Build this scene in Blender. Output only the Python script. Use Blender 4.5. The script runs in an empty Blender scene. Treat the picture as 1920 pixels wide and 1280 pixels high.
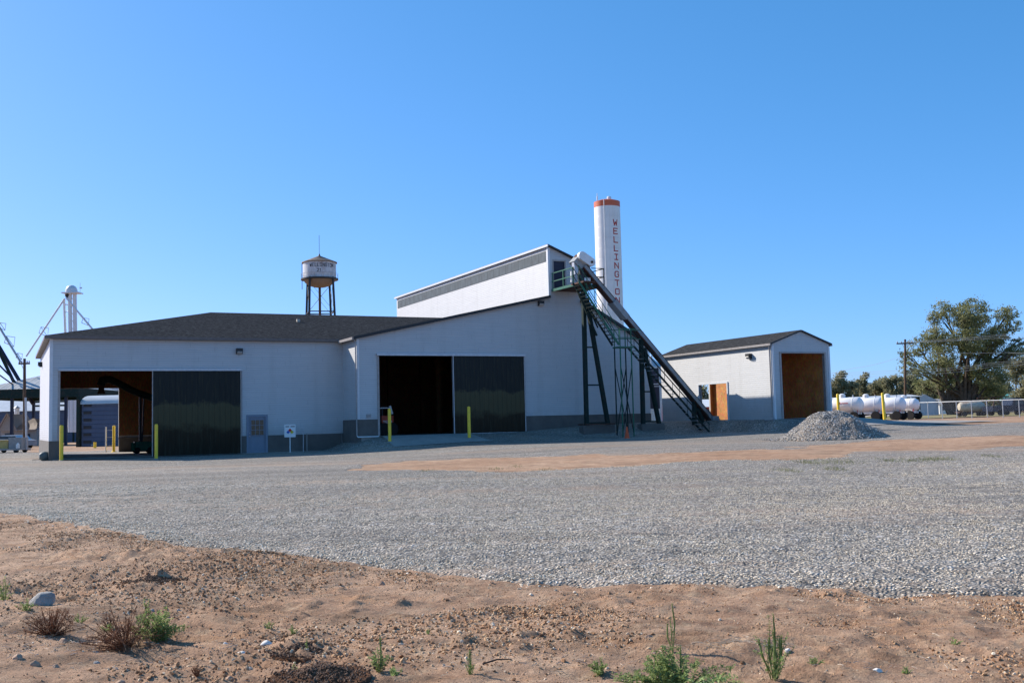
import bpy, math, random
import numpy as np
from mathutils import Vector, Matrix, noise as mnoise
random.seed(7); rng = np.random.default_rng(7)
C = bpy.context.scene.collection
sc = bpy.context.scene
PI = math.pi

# ------------------------------------------------------------------ camera
FPX, PITCH, ROLL, TH, EYE = 1958.3, 0.0765549, -0.0242189, 0.4546150, 1.7
F = np.array([0, math.cos(PITCH), math.sin(PITCH)]); r0 = np.array([1.0, 0, 0]); u0 = np.cross(r0, F)
RT = math.cos(ROLL)*r0 + math.sin(ROLL)*u0
UP = math.cos(ROLL)*u0 - math.sin(ROLL)*r0
cam = bpy.data.cameras.new('camera'); co = bpy.data.objects.new('camera', cam); C.objects.link(co)
cam.lens = FPX/1920*36; cam.sensor_width = 36; cam.clip_end = 20000; cam.clip_start = 0.05
M = Matrix(((RT[0], UP[0], -F[0]), (RT[1], UP[1], -F[1]), (RT[2], UP[2], -F[2]))).to_4x4()
M.translation = (0, 0, EYE); co.matrix_world = M; sc.camera = co

# site axes: U runs along the warehouse fronts, V runs into depth
CU, SU = math.cos(TH), math.sin(TH)
def W(U, V, z=0.0): return Vector((CU*U - SU*V, SU*U + CU*V, z))
def toUV(x, y): return CU*x + SU*y, -SU*x + CU*y

# ------------------------------------------------------------------ sky, sun, exposure
SUN = Vector(W(-.90, 1.34, 0)) + Vector((0, 0, 1)); SUN.normalize()
w = bpy.data.worlds.new('World'); sc.world = w; w.use_nodes = True
nt = w.node_tree; bg = nt.nodes['Background']
sky = nt.nodes.new('ShaderNodeTexSky'); sky.sky_type = 'NISHITA'; sky.sun_disc = False
sky.sun_elevation = math.asin(SUN.z); sky.sun_rotation = math.atan2(SUN.x, SUN.y) % (2*PI)
sky.altitude = 900; sky.air_density = 0.7; sky.dust_density = 1.0; sky.ozone_density = 3.0
spc = nt.nodes.new('ShaderNodeSeparateColor'); cmb = nt.nodes.new('ShaderNodeCombineColor'); nt.links.new(sky.outputs[0], spc.inputs[0])
for i, (p_, k_) in enumerate(((1.05, .66), (.66, 1.60), (.66, 2.42))):   # sky colour grade: deeper blue, softer horizon
    pw = nt.nodes.new('ShaderNodeMath'); pw.operation = 'POWER'; nt.links.new(spc.outputs[i], pw.inputs[0]); pw.inputs[1].default_value = p_
    ml = nt.nodes.new('ShaderNodeMath'); ml.operation = 'MULTIPLY'; nt.links.new(pw.outputs[0], ml.inputs[0]); ml.inputs[1].default_value = k_; nt.links.new(ml.outputs[0], cmb.inputs[i])
nt.links.new(cmb.outputs[0], bg.inputs[0]); bg.inputs[1].default_value = 0.105
sl = bpy.data.lights.new('sun', 'SUN'); sl.energy = 5.0; sl.angle = math.radians(.53); sl.color = (1, .93, .84)
so = bpy.data.objects.new('sun', sl); C.objects.link(so)
so.rotation_mode = 'QUATERNION'; so.rotation_quaternion = (-SUN).to_track_quat('-Z', 'Y'); so.location = (0, 0, 60)
sc.view_settings.view_transform = 'Standard'; sc.view_settings.look = 'None'
sc.view_settings.exposure = 0.5; sc.view_settings.gamma = 1.0

# ------------------------------------------------------------------ helpers
def tag(o, label=None, cat=None, group=None, kind=None):
    if label: o['label'] = label
    if cat: o['category'] = cat
    if group: o['group'] = group
    if kind: o['kind'] = kind
    return o
def thing(name, label, cat, loc, rz=0.0, group=None):
    o = bpy.data.objects.new(name, None); o.empty_display_size = .2; C.objects.link(o)
    o.location = loc; o.rotation_euler = (0, 0, rz)
    return tag(o, label, cat, group)
def copy_tree(o, parent=None):
    c = o.copy(); C.objects.link(c)
    if parent is not None: c.parent = parent
    for ch in [k for k in bpy.data.objects if k.parent == o]: copy_tree(ch, c)
    return c

class MB:
    """collects shapes; off is subtracted so that site coordinates can be used for a thing's parts"""
    def __init__(s, off=(0, 0, 0)): s.v = []; s.f = []; s.o = Vector(off)
    def add(s, vs, fs):
        n = len(s.v); s.v += [tuple(Vector(p) - s.o) for p in vs]; s.f += [tuple(i+n for i in f) for f in fs]; return s
    def box(s, a, b):
        x0, y0, z0 = [min(a[i], b[i]) for i in range(3)]; x1, y1, z1 = [max(a[i], b[i]) for i in range(3)]
        return s.add([(x0,y0,z0),(x1,y0,z0),(x1,y1,z0),(x0,y1,z0),(x0,y0,z1),(x1,y0,z1),(x1,y1,z1),(x0,y1,z1)],
                     [(0,3,2,1),(4,5,6,7),(0,1,5,4),(1,2,6,5),(2,3,7,6),(3,0,4,7)])
    def bar(s, p, q, wd, ht, up=(0, 0, 1)):
        p = Vector(p); q = Vector(q); d = (q-p).normalized(); up = Vector(up)
        if abs(d.dot(up)) > .98: up = Vector((0, 1, 0))
        sd = d.cross(up).normalized(); tp = sd.cross(d).normalized(); vs = []
        for c in (p, q):
            for i, j in ((-1,-1),(1,-1),(1,1),(-1,1)): vs.append(c + sd*wd*.5*i + tp*ht*.5*j)
        return s.add(vs, [(0,1,2,3),(7,6,5,4),(0,4,5,1),(1,5,6,2),(2,6,7,3),(3,7,4,0)])
    def tube(s, pts, r, n=8, cap=True):
        pts = [Vector(p) for p in pts]; rs = r if isinstance(r, (list, tuple)) else [r]*len(pts)
        vs = []; fs = []; ref = Vector((.31, .17, .93)); prev = None
        for i, p in enumerate(pts):
            a = pts[max(i-1, 0)]; b = pts[min(i+1, len(pts)-1)]; d = (b-a).normalized()
            if prev is None:
                if abs(d.dot(ref)) > .95: ref = Vector((1, 0, 0))
                sd = d.cross(ref).normalized()
            else: sd = (prev - d*prev.dot(d)).normalized()
            prev = sd; tp = sd.cross(d)
            for k in range(n):
                t = 2*PI*k/n; vs.append(p + (sd*math.cos(t) + tp*math.sin(t))*rs[i])
        for i in range(len(pts)-1):
            for k in range(n):
                k2 = (k+1) % n; fs.append((i*n+k, i*n+k2, (i+1)*n+k2, (i+1)*n+k))
        if cap: fs.append(tuple(range(n-1, -1, -1))); fs.append(tuple((len(pts)-1)*n+k for k in range(n)))
        return s.add(vs, fs)
    def lathe(s, prof, c=(0, 0, 0), n=32, axis='z'):
        vs = []; fs = []
        for r, h in prof:
            for k in range(n):
                t = 2*PI*k/n; a, b = r*math.cos(t), r*math.sin(t)
                p = (a, b, h) if axis == 'z' else (h, a, b) if axis == 'x' else (a, h, b)
                vs.append((c[0]+p[0], c[1]+p[1], c[2]+p[2]))
        for i in range(len(prof)-1):
            for k in range(n):
                k2 = (k+1) % n; fs.append((i*n+k, i*n+k2, (i+1)*n+k2, (i+1)*n+k))
        if prof[0][0] > 1e-4: fs.append(tuple(range(n-1, -1, -1)))
        if prof[-1][0] > 1e-4: fs.append(tuple((len(prof)-1)*n+k for k in range(n)))
        return s.add(vs, fs)
    def prism(s, poly, off):
        poly = [Vector(p) for p in poly]; off = Vector(off); n = len(poly)
        vs = poly + [p+off for p in poly]
        return s.add(vs, [tuple(range(n-1, -1, -1)), tuple(range(n, 2*n))] + [(i, (i+1) % n, (i+1) % n+n, i+n) for i in range(n)])
    def build(s, name, mat, parent=None, smooth=False, label=None):
        me = bpy.data.meshes.new(name); me.from_pydata([tuple(v) for v in s.v], [], s.f)
        me.validate(); me.update(); me.materials.append(mat)
        if smooth: smooth_mesh(me)
        o = bpy.data.objects.new(name, me); C.objects.link(o)
        if parent is not None: o.parent = parent
        if label: o['label'] = label
        return o
def smooth_mesh(me, ang=40):
    me.polygons.foreach_set('use_smooth', [True]*len(me.polygons))
    me.update()
    try: me.set_sharp_from_angle(angle=math.radians(ang))
    except Exception: pass
def np_mesh(name, V, Fq, mat, parent=None, smooth=False):
    """V (n,3), Fq (m,k) faces of equal size, quickly"""
    me = bpy.data.meshes.new(name); n = len(V); m, k = Fq.shape
    me.vertices.add(n); me.vertices.foreach_set('co', V.astype(np.float32).ravel())
    me.loops.add(m*k); me.loops.foreach_set('vertex_index', Fq.astype(np.int32).ravel())
    me.polygons.add(m); me.polygons.foreach_set('loop_start', np.arange(0, m*k, k, dtype=np.int32))
    me.update(calc_edges=True)
    if smooth: me.polygons.foreach_set('use_smooth', np.ones(m, bool)); me.update()
    me.materials.append(mat)
    o = bpy.data.objects.new(name, me); C.objects.link(o)
    if parent is not None: o.parent = parent
    return o

# ------------------------------------------------------------------ materials
def lin(c): return tuple(c) + (1,)
class NT:
    def __init__(s, name):
        s.m = bpy.data.materials.new(name); s.m.use_nodes = True; s.t = s.m.node_tree
        s.b = s.t.nodes['Principled BSDF']; s.tc = s.t.nodes.new('ShaderNodeTexCoord')
    def n(s, kind, **kw):
        x = s.t.nodes.new(kind)
        for k, v in kw.items(): setattr(x, k, v)
        return x
    def l(s, a, b): s.t.links.new(a, b)
    def mapping(s, scale=(1, 1, 1), src='Object'):
        m = s.n('ShaderNodeMapping'); s.l(s.tc.outputs[src], m.inputs[0]); m.inputs['Scale'].default_value = scale; return m.outputs[0]
    def noise(s, scale, vec=None, detail=4, rough=.55, out='Fac'):
        x = s.n('ShaderNodeTexNoise'); x.inputs['Scale'].default_value = scale; x.inputs['Detail'].default_value = detail; x.inputs['Roughness'].default_value = rough
        s.l(vec if vec is not None else s.tc.outputs['Object'], x.inputs['Vector']); return x.outputs[out]
    def ramp(s, fac, stops):
        r = s.n('ShaderNodeValToRGB'); s.l(fac, r.inputs[0]); e = r.color_ramp.elements
        while len(e) < len(stops): e.new(.5)
        for i, (p, c) in enumerate(stops): e[i].position = p; e[i].color = lin(c) if not isinstance(c, (int, float)) else (c, c, c, 1)
        return r.outputs[0]
    def math(s, op, a, b=None):
        x = s.n('ShaderNodeMath', operation=op)
        for i, q in enumerate((a, b)):
            if q is None: continue
            if isinstance(q, (int, float)): x.inputs[i].default_value = q
            else: s.l(q, x.inputs[i])
        return x.outputs[0]
    def mix(s, fac, a, b, blend='MIX'):
        x = s.n('ShaderNodeMix', data_type='RGBA', blend_type=blend)
        for i, q in ((0, fac), (6, a), (7, b)):
            if isinstance(q, (int, float)): x.inputs[i].default_value = q
            elif isinstance(q, tuple): x.inputs[i].default_value = lin(q)
            else: s.l(q, x.inputs[i])
        return x.outputs[2]
    def col(s, c):
        if isinstance(c, tuple): s.b.inputs['Base Color'].default_value = lin(c)
        else: s.l(c, s.b.inputs['Base Color'])
        return s
    def bump(s, h, dist, strength=1.0, prev=None):
        x = s.n('ShaderNodeBump'); x.inputs['Distance'].default_value = dist; x.inputs['Strength'].default_value = strength
        s.l(h, x.inputs['Height'])
        if prev is not None: s.l(prev, x.inputs['Normal'])
        s.l(x.outputs[0], s.b.inputs['Normal']); return x.outputs[0]
    def set(s, rough=.6, metal=0.0, spec=.5):
        s.b.inputs['Roughness'].default_value = rough; s.b.inputs['Metallic'].default_value = metal; s.b.inputs['Specular IOR Level'].default_value = spec; return s.m
def sep(t, ax): x = t.n('ShaderNodeSeparateXYZ'); t.l(t.tc.outputs['Object'], x.inputs[0]); return x.outputs[ax]

def plain(name, c, rough=.6, metal=0.0, var=.15, scale=6, dirt=None, bumpd=0.0):
    t = NT(name); n = t.noise(scale); a = tuple(x*(1-var) for x in c); b = tuple(min(1, x*(1+var)) for x in c)
    cc = t.ramp(n, [(.3, a), (.7, b)])
    if dirt:
        n2 = t.noise(scale*.37, detail=6, rough=.7); cc = t.mix(t.ramp(n2, [(.52, 0), (.68, dirt[1])]), cc, dirt[0])
    t.col(cc); t.b.inputs['Specular IOR Level'].default_value = .3
    if bumpd: t.bump(t.noise(scale*4), bumpd)
    return t.set(rough, metal, .3)
def siding_mat():
    t = NT('lap_siding'); z = sep(t, 2)
    fr = t.math('FRACT', t.math('DIVIDE', z, .13))
    h = t.math('SUBTRACT', 1.0, fr)
    m = t.mapping((.5, .5, 7.7)); n = t.noise(1.2, m, 3)
    streak = t.noise(.7, t.mapping((2.2, 2.2, .25)), 5, .6)
    c = t.ramp(n, [(.3, (.49, .49, .485)), (.7, (.54, .535, .525))])
    c = t.mix(t.ramp(streak, [(.5, 0), (.8, .3)]), c, (.34, .325, .30))
    gap = t.ramp(fr, [(0, .55), (.09, 0), (.10, 0), (1, 0)])  # thin dark line painted in for the shade at each lap
    c = t.mix(gap, c, (.22, .22, .22))
    x = sep(t, 0); y = sep(t, 1); xy = t.math('ADD', x, y)
    row = t.math('FLOOR', t.math('DIVIDE', z, .26)); jn_ = t.math('FRACT', t.math('DIVIDE', t.math('ADD', xy, t.math('MULTIPLY', row, 1.37)), 3.66))
    c = t.mix(t.ramp(jn_, [(0, .35), (.004, .35), (.006, 0), (1, 0)]), c, (.2, .2, .2))
    g = t.ramp(t.math('ADD', t.math('DIVIDE', z, 9.0), t.math('MULTIPLY', t.noise(1.5, detail=7, rough=.7), .25)), [(.18, .45), (.33, 0)])
    c = t.mix(g, c, (.30, .26, .22))
    t.col(c); t.bump(h, .016); return t.set(.5)
def shingle_mat(tint=(1, 1, 1)):
    t = NT('asphalt_shingles'); b = t.n('ShaderNodeTexBrick'); t.l(t.mapping((1, 1, 1)), b.inputs['Vector'])
    b.inputs['Scale'].default_value = 3.2; b.inputs['Mortar Size'].default_value = .012; b.inputs['Bias'].default_value = .1
    k = lambda v: (v*tint[0], v*tint[1], v*tint[2])
    b.inputs['Color1'].default_value = lin(k(.036)); b.inputs['Color2'].default_value = lin(k(.062)); b.inputs['Mortar'].default_value = lin(k(.026))
    n = t.noise(5, detail=8, rough=.8); c = t.mix(.8, b.outputs[0], t.ramp(n, [(.35, .45), (.65, 1.7)]), 'MULTIPLY')
    t.col(c); t.bump(t.noise(60), .02); return t.set(1.0, spec=0.0)
def ribbed_mat(name, ca, cb, cc, axis=0, pitch=.3, rough=.45):
    t = NT(name); x = sep(t, axis); fr = t.math('FRACT', t.math('DIVIDE', x, pitch))
    rib = t.ramp(fr, [(0, 0), (.06, 1), (.14, 1), (.2, 0)])
    n = t.noise(.55, t.mapping((1.0, 1.0, .8)), 6, .6); n2 = t.noise(2.5, t.mapping((3, 3, .22)), 5, .7)
    c = t.mix(t.ramp(n, [(.42, 0), (.6, 1)]), ca, cb); c = t.mix(t.ramp(n2, [(.5, 0), (.72, .8)]), c, cc)
    c = t.mix(t.math('MULTIPLY', rib, .35), c, tuple(v*.4 for v in ca))
    t.col(c); t.bump(rib, .02); return t.set(rough)
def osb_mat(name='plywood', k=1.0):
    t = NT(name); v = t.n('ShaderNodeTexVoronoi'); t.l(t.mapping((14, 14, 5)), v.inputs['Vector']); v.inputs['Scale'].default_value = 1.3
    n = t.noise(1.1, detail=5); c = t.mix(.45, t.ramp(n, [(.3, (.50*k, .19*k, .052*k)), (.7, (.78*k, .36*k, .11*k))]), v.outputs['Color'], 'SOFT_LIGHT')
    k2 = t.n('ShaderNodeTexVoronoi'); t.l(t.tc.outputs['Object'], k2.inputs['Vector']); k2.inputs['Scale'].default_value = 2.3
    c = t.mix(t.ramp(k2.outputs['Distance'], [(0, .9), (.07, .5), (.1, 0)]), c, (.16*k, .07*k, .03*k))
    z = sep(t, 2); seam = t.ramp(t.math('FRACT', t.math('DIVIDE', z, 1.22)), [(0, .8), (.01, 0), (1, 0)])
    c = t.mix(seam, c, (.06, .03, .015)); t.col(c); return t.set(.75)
def concrete_mat(name='concrete', c=(.30, .28, .25), var=.25):
    t = NT(name); n = t.noise(1.4, detail=8, rough=.65); n2 = t.noise(30, detail=2)
    cc = t.ramp(n, [(.3, tuple(x*(1-var) for x in c)), (.7, tuple(x*(1+var) for x in c))])
    cc = t.mix(.25, cc, t.ramp(n2, [(.4, .5), (.6, 1.0)]), 'MULTIPLY'); t.col(cc); t.bump(n2, .004); return t.set(.85)
def dirt_mat():
    t = NT('dirt'); tc = t.tc.outputs['Object']
    big = t.noise(.22, detail=6, rough=.6); mid = t.noise(2.6, detail=8, rough=.68); fine = t.noise(38, detail=5, rough=.8)
    c = t.ramp(big, [(.35, (.435, .262, .162)), (.65, (.56, .372, .245))])
    c = t.mix(t.ramp(mid, [(.42, 0), (.66, .75)]), c, (.25, .135, .08)); c = t.mix(t.ramp(t.noise(.75, t.mapping((.6, 1.3, 1)), 7, .7), [(.50, 0), (.60, .6)]), c, (.20, .12, .072))
    c = t.mix(t.ramp(t.noise(6.3, detail=6), [(.5, 0), (.75, .45)]), c, (.64, .48, .31))
    c = t.mix(t.ramp(t.noise(1.6, t.mapping((.5, 1.1, 1)), 8, .75), [(.54, 0), (.62, .6)]), c, (.45, .245, .13))
    c = t.mix(.8, c, t.ramp(fine, [(.3, .60), (.7, 1.30)]), 'MULTIPLY')
    vor = t.n('ShaderNodeTexVoronoi'); t.l(tc, vor.inputs['Vector']); vor.inputs['Scale'].default_value = 30
    g = t.ramp(vor.outputs['Distance'], [(0, 1), (.35, 0)])
    t.col(c); b = t.bump(mid, .05, .8); b = t.bump(fine, .02, 1.0, b); t.bump(g, .006, .7, b)
    return t.set(.95, spec=.15)
def gravel_mat():
    t = NT('gravel'); tc = t.tc.outputs['Object']
    def vor(s):
        v = t.n('ShaderNodeTexVoronoi'); t.l(tc, v.inputs['Vector']); v.inputs['Scale'].default_value = s; v.inputs['Randomness'].default_value = 1; return v
    v = vor(24); v2 = vor(11)
    bw = t.n('ShaderNodeSeparateColor'); t.l(v.outputs['Color'], bw.inputs[0])
    c = t.ramp(bw.outputs[0], [(0, (.13, .115, .10)), (.35, (.28, .25, .21)), (.75, (.45, .40, .335)), (1, (.72, .645, .54))])
    bw2 = t.n('ShaderNodeSeparateColor'); t.l(v2.outputs['Color'], bw2.inputs[0])
    c = t.mix(t.ramp(bw2.outputs[0], [(.78, 0), (.85, .8)]), c, t.ramp(bw2.outputs[1], [(0, (.10, .10, .11)), (.5, (.42, .38, .33)), (1, (.66, .63, .60))]))
    c = t.mix(t.ramp(v.outputs['Distance'], [(.35, 0), (.75, .75)]), c, (.10, .085, .07))
    pat = t.noise(.16, t.mapping((.35, 1, 1)), 7, .62); fine = t.noise(2.2, t.mapping((.4, 1.2, 1)), 6, .7)
    mx = t.math('ADD', t.math('MULTIPLY', pat, .6), t.math('MULTIPLY', fine, .4))
    c = t.mix(t.ramp(mx, [(.50, 0), (.60, .55), (.70, .85)]), c, (.40, .285, .20))
    c = t.mix(.6, c, t.ramp(t.noise(.09, detail=5), [(.35, .75), (.65, 1.12)]), 'MULTIPLY')
    trk = t.noise(.55, t.mapping((.09, 1.0, 1.0)), 5, .6); c = t.mix(.55, c, t.ramp(trk, [(.36, .70), (.5, 1.0), (.62, 1.22)]), 'MULTIPLY')
    t.col(c); h = t.ramp(v.outputs['Distance'], [(0, 1), (.6, 0)]); b = t.bump(h, .03, 1.0)
    t.bump(t.noise(9), .04, .6, b); return t.set(.9, spec=.25)
def stone_mat(name, stops):
    t = NT(name); oi = t.n('ShaderNodeObjectInfo'); c = t.ramp(oi.outputs['Random'], stops)
    c = t.mix(.5, c, t.ramp(t.noise(3, detail=3), [(.3, .7), (.7, 1.25)]), 'MULTIPLY'); t.col(c); return t.set(.85, spec=.3)
def leaf_mat(name, a, b, c3, tr=.35):
    t = NT(name); n = t.noise(.45, detail=5, rough=.7); n2 = t.noise(5, detail=2)
    c = t.ramp(n, [(.36, a), (.52, b), (.68, c3)]); c = t.mix(.6, c, t.ramp(n2, [(.3, .55), (.7, 1.5)]), 'MULTIPLY')
    t.col(c); t.b.inputs['Roughness'].default_value = .7; t.b.inputs['Specular IOR Level'].default_value = .25
    tl = t.n('ShaderNodeBsdfTranslucent'); t.l(c, tl.inputs[0]); ms = t.n('ShaderNodeMixShader'); ms.inputs[0].default_value = tr
    out = t.t.nodes['Material Output']; t.l(t.b.outputs[0], ms.inputs[1]); t.l(tl.outputs[0], ms.inputs[2]); t.l(ms.outputs[0], out.inputs[0]); return t.m
def grass_mat():
    t = NT('field_grass'); n = t.noise(.08, detail=7, rough=.7); n2 = t.noise(1.4, detail=6, rough=.75)
    c = t.ramp(n, [(.35, (.13, .135, .045)), (.5, (.27, .22, .10)), (.65, (.36, .29, .16))])
    c = t.mix(.8, c, t.ramp(n2, [(.3, .6), (.7, 1.4)]), 'MULTIPLY'); t.col(c); t.bump(n2, .1, .6); return t.set(.95, spec=.1)

m = {}
m['siding'] = siding_mat(); m['shingle'] = shingle_mat((.98, 1.0, 1.04)); m['dirt'] = dirt_mat(); m['gravel'] = gravel_mat(); m['grass'] = grass_mat()
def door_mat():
    t = NT('weathered_door_painted_sheen'); x = sep(t, 0); z = sep(t, 2); fr = t.math('FRACT', t.math('DIVIDE', x, .31)); rib = t.ramp(fr, [(0, 0), (.05, 1), (.12, 1), (.17, 0)])
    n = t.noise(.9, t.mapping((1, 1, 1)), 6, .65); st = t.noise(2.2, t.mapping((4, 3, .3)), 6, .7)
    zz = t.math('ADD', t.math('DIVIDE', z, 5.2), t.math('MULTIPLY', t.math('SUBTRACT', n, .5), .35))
    c = t.ramp(zz, [(0, (.020, .014, .008)), (.28, (.034, .023, .012)), (.36, (.085, .070, .036)), (.56, (.085, .074, .040)), (.60, (.026, .027, .024)), (1, (.022, .025, .024))])  # olive band at mid height paints in the sheen of reflected ground
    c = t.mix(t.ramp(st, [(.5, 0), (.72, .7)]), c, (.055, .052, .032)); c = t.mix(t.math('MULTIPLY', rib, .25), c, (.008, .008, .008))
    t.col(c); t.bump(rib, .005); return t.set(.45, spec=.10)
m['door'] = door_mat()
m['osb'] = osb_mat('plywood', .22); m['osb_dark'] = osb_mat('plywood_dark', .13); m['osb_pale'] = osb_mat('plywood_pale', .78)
m['skirt'] = concrete_mat('foundation_concrete', (.135, .120, .105), .2); m['slab'] = concrete_mat('slab_concrete', (.33, .30, .265), .14)
m['white'] = plain('white_paint', (.78, .78, .76), .35, var=.04, dirt=((.5, .44, .36), .3))
m['trim'] = plain('trim_white', (.66, .67, .68), .4, var=.05)
m['fascia'] = plain('fascia_brown', (.16, .13, .115), .5)
m['gutter'] = plain('gutter_grey', (.34, .31, .29), .4)
m['dark'] = plain('dark_trim', (.030, .032, .035), .5)
m['greydoor'] = plain('grey_door_paint', (.20, .235, .29), .45, var=.05)
m['slate'] = plain('slate_frame', (.055, .075, .085), .6)
m['glass'] = plain('tinted_glass', (.052, .074, .086), .6, var=.3, scale=2)
m['brownglass'] = plain('window_glass', (.11, .075, .045), .15, var=.6, scale=9)
m['green'] = plain('green_paint', (.020, .13, .075), .45, var=.25, dirt=((.10, .06, .04), .5))
m['dgreen'] = plain('dark_green_steel', (.010, .026, .022), .85, var=.3, dirt=((.06, .035, .025), .6))
m['conv'] = plain('conveyor_steel', (.30, .31, .31), .55, .0, var=.2, scale=2, dirt=((.13, .085, .06), .5))
m['rust'] = plain('rusty_steel', (.085, .038, .024), .8, var=.3)
m['yellow'] = plain('yellow_paint', (.92, .62, .05), .45, var=.08, dirt=((.35, .27, .09), .4))
m['orange'] = plain('orange_plastic', (.80, .11, .035), .5, var=.06)
m['red'] = plain('red_paint', (.55, .045, .03), .4); m['orangepaint'] = plain('orange_red_paint', (.50, .055, .02), .4)
m['rubber'] = plain('rubber', (.018, .017, .017), .8)
m['rim'] = plain('wheel_rim', (.30, .20, .14), .6)
m['galv'] = plain('galvanised_steel', (.46, .48, .50), .4, .4, var=.12)
m['wood_pole'] = plain('pole_wood', (.115, .070, .045), .9, var=.3, scale=3)
m['bark'] = plain('bark', (.10, .07, .05), .95, var=.4, scale=3)
m['wire'] = plain('wire', (.30, .30, .31), .5)
m['tankwhite'] = plain('tank_white', (.90, .87, .85), .35, var=.03)
def pipe_mat():
    t = NT('standpipe_white'); z = sep(t, 2); fr = t.math('FRACT', t.math('DIVIDE', z, 2.44)); st = t.noise(1.2, t.mapping((1.6, 1.6, .06)), 6, .7); n = t.noise(.5, detail=5)
    c = t.ramp(n, [(.3, (.72, .72, .71)), (.7, (.80, .80, .79))]); c = t.mix(t.ramp(st, [(.52, 0), (.75, .6)]), c, (.56, .50, .44))
    c = t.mix(t.ramp(fr, [(0, .35), (.03, 0), (1, 0)]), c, (.45, .43, .41)); t.col(c); t.bump(t.ramp(fr, [(0, 1), (.03, 0), (1, 0)]), .03); return t.set(.45)
m['standpipe'] = pipe_mat()
m['cap'] = plain('standpipe_orange', (.55, .13, .065), .5, var=.1)
m['letters'] = plain('letter_red', (.42, .045, .035), .6)
m['blueshed'] = ribbed_mat('blue_metal_sheet', (.055, .085, .15), (.065, .10, .17), (.05, .075, .12), 2, .45, .5)
m['paleroof'] = plain('pale_metal_roof', (.55, .55, .54), .4, .2, var=.1, scale=.8)
m['darkbox'] = plain('dark_blue_box', (.018, .022, .045), .5)
m['straw_'] = plain('tan_vent', (.5, .44, .36), .6)
m['lamp'] = plain('lamp_lens', (.45, .42, .38), .3)

# ------------------------------------------------------------------ numpy noise and terrain
def vnoise(x, y, seed=0):
    xi = np.floor(x).astype(np.int64); yi = np.floor(y).astype(np.int64); fx = x-xi; fy = y-yi
    fx = fx*fx*(3-2*fx); fy = fy*fy*(3-2*fy)
    def h(a, b):
        k = (a*374761393 + b*668265263 + seed*982451653) & 0xffffffff; k = ((k ^ (k >> 13))*1274126177) & 0xffffffff
        return ((k ^ (k >> 16)) & 0xffff)/65535.0
    return (h(xi, yi)*(1-fx)+h(xi+1, yi)*fx)*(1-fy) + (h(xi, yi+1)*(1-fx)+h(xi+1, yi+1)*fx)*fy - .5
def fbm(x, y, s, o=4, seed=0):
    t = 0; a = 1
    for i in range(o): t = t + vnoise(x/s, y/s, seed+i*17)*a; s *= .5; a *= .5
    return t
def sst(a, b, x): t = np.clip((x-a)/(b-a), 0, 1); return t*t*(3-2*t)
def terrain(x, y):
    x = np.asarray(x, float); y = np.asarray(y, float); U = CU*x+SU*y; V = -SU*x+CU*y
    yard = np.interp(U, [-60, 0, 15, 20, 24, 32, 40, 47, 60, 200], [.0, .12, .2, .3, .46, .46, .68, .82, .95, 1.1])*sst(6, 34, V)
    g = np.interp(U, [-60, 0, 17.5, 18.9, 20, 29, 34, 39, 47, 52, 70, 300], [.1, .18, .2, .75, 1.0, 1.02, 1.32, 1.43, 1.45, 1.12, 1.08, 1.25])
    vs = np.interp(U, [18, 34, 41, 42.6, 50], [54.0, 54.4, 54.6, 42.5, 42]); ve = np.interp(U, [18, 36, 41, 42.4, 48, 56], [58.6, 57.9, 57.9, 50, 50, 60])
    return yard + (g-yard)*sst(vs, ve, V)
def ray(px, py): return F*FPX + RT*(px-960) - UP*(py-640)
def GP(px, py, far=400.0):
    """where the ray through a pixel of the photo meets the terrain"""
    d = ray(px, py); d = d/d[1]; Y = np.concatenate([np.arange(2, 80, .05), np.arange(80, far, .25)])
    z = EYE + d[2]*Y; k = np.nonzero(z < terrain(d[0]*Y, Y))[0]
    if len(k) == 0: Yk = far
    else: Yk = Y[k[0]]
    return np.array([d[0]*Yk, Yk, float(terrain(d[0]*Yk, Yk))])
def AT(px, py, Y): d = ray(px, py); return Vector((d[0]/d[1]*Y, Y, EYE+d[2]/d[1]*Y))

# ground grid -------------------------------------------------------------
def axis(lo, hi, dense, step, grow, far):
    a = [lo]; s = step
    while a[-1] < hi: a.append(a[-1]+dense)
    b = [a[-1]]; s = dense
    while b[-1] < far: s = min(s*grow, 400); b.append(b[-1]+s)
    return np.array(a + b[1:])
xp = axis(0, 7.2, .03, .03, 1.03, 3000); xs = np.concatenate([-xp[:0:-1], xp])
ys = axis(4.6, 13.5, .03, .03, 1.022, 3500)
ys = np.concatenate([[-300, -100, -40, -20, -10, -5, -2, 0, 1, 2, 3, 3.6, 4.0, 4.3, 4.45], ys])
X, Y = np.meshgrid(xs, ys)
FL = [(0, 963), (150, 987), (330, 1022), (600, 1052), (800, 1077), (1000, 1098), (1240, 1101), (1400, 1105), (1600, 1113), (1920, 1120)]
edge = np.array([GP(*p)[:2] for p in FL]); edge = edge[np.argsort(edge[:, 0])]
edge = np.vstack([[-60, 60], [-22, 31], edge, [9, 8.9], [30, 5]])
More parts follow.
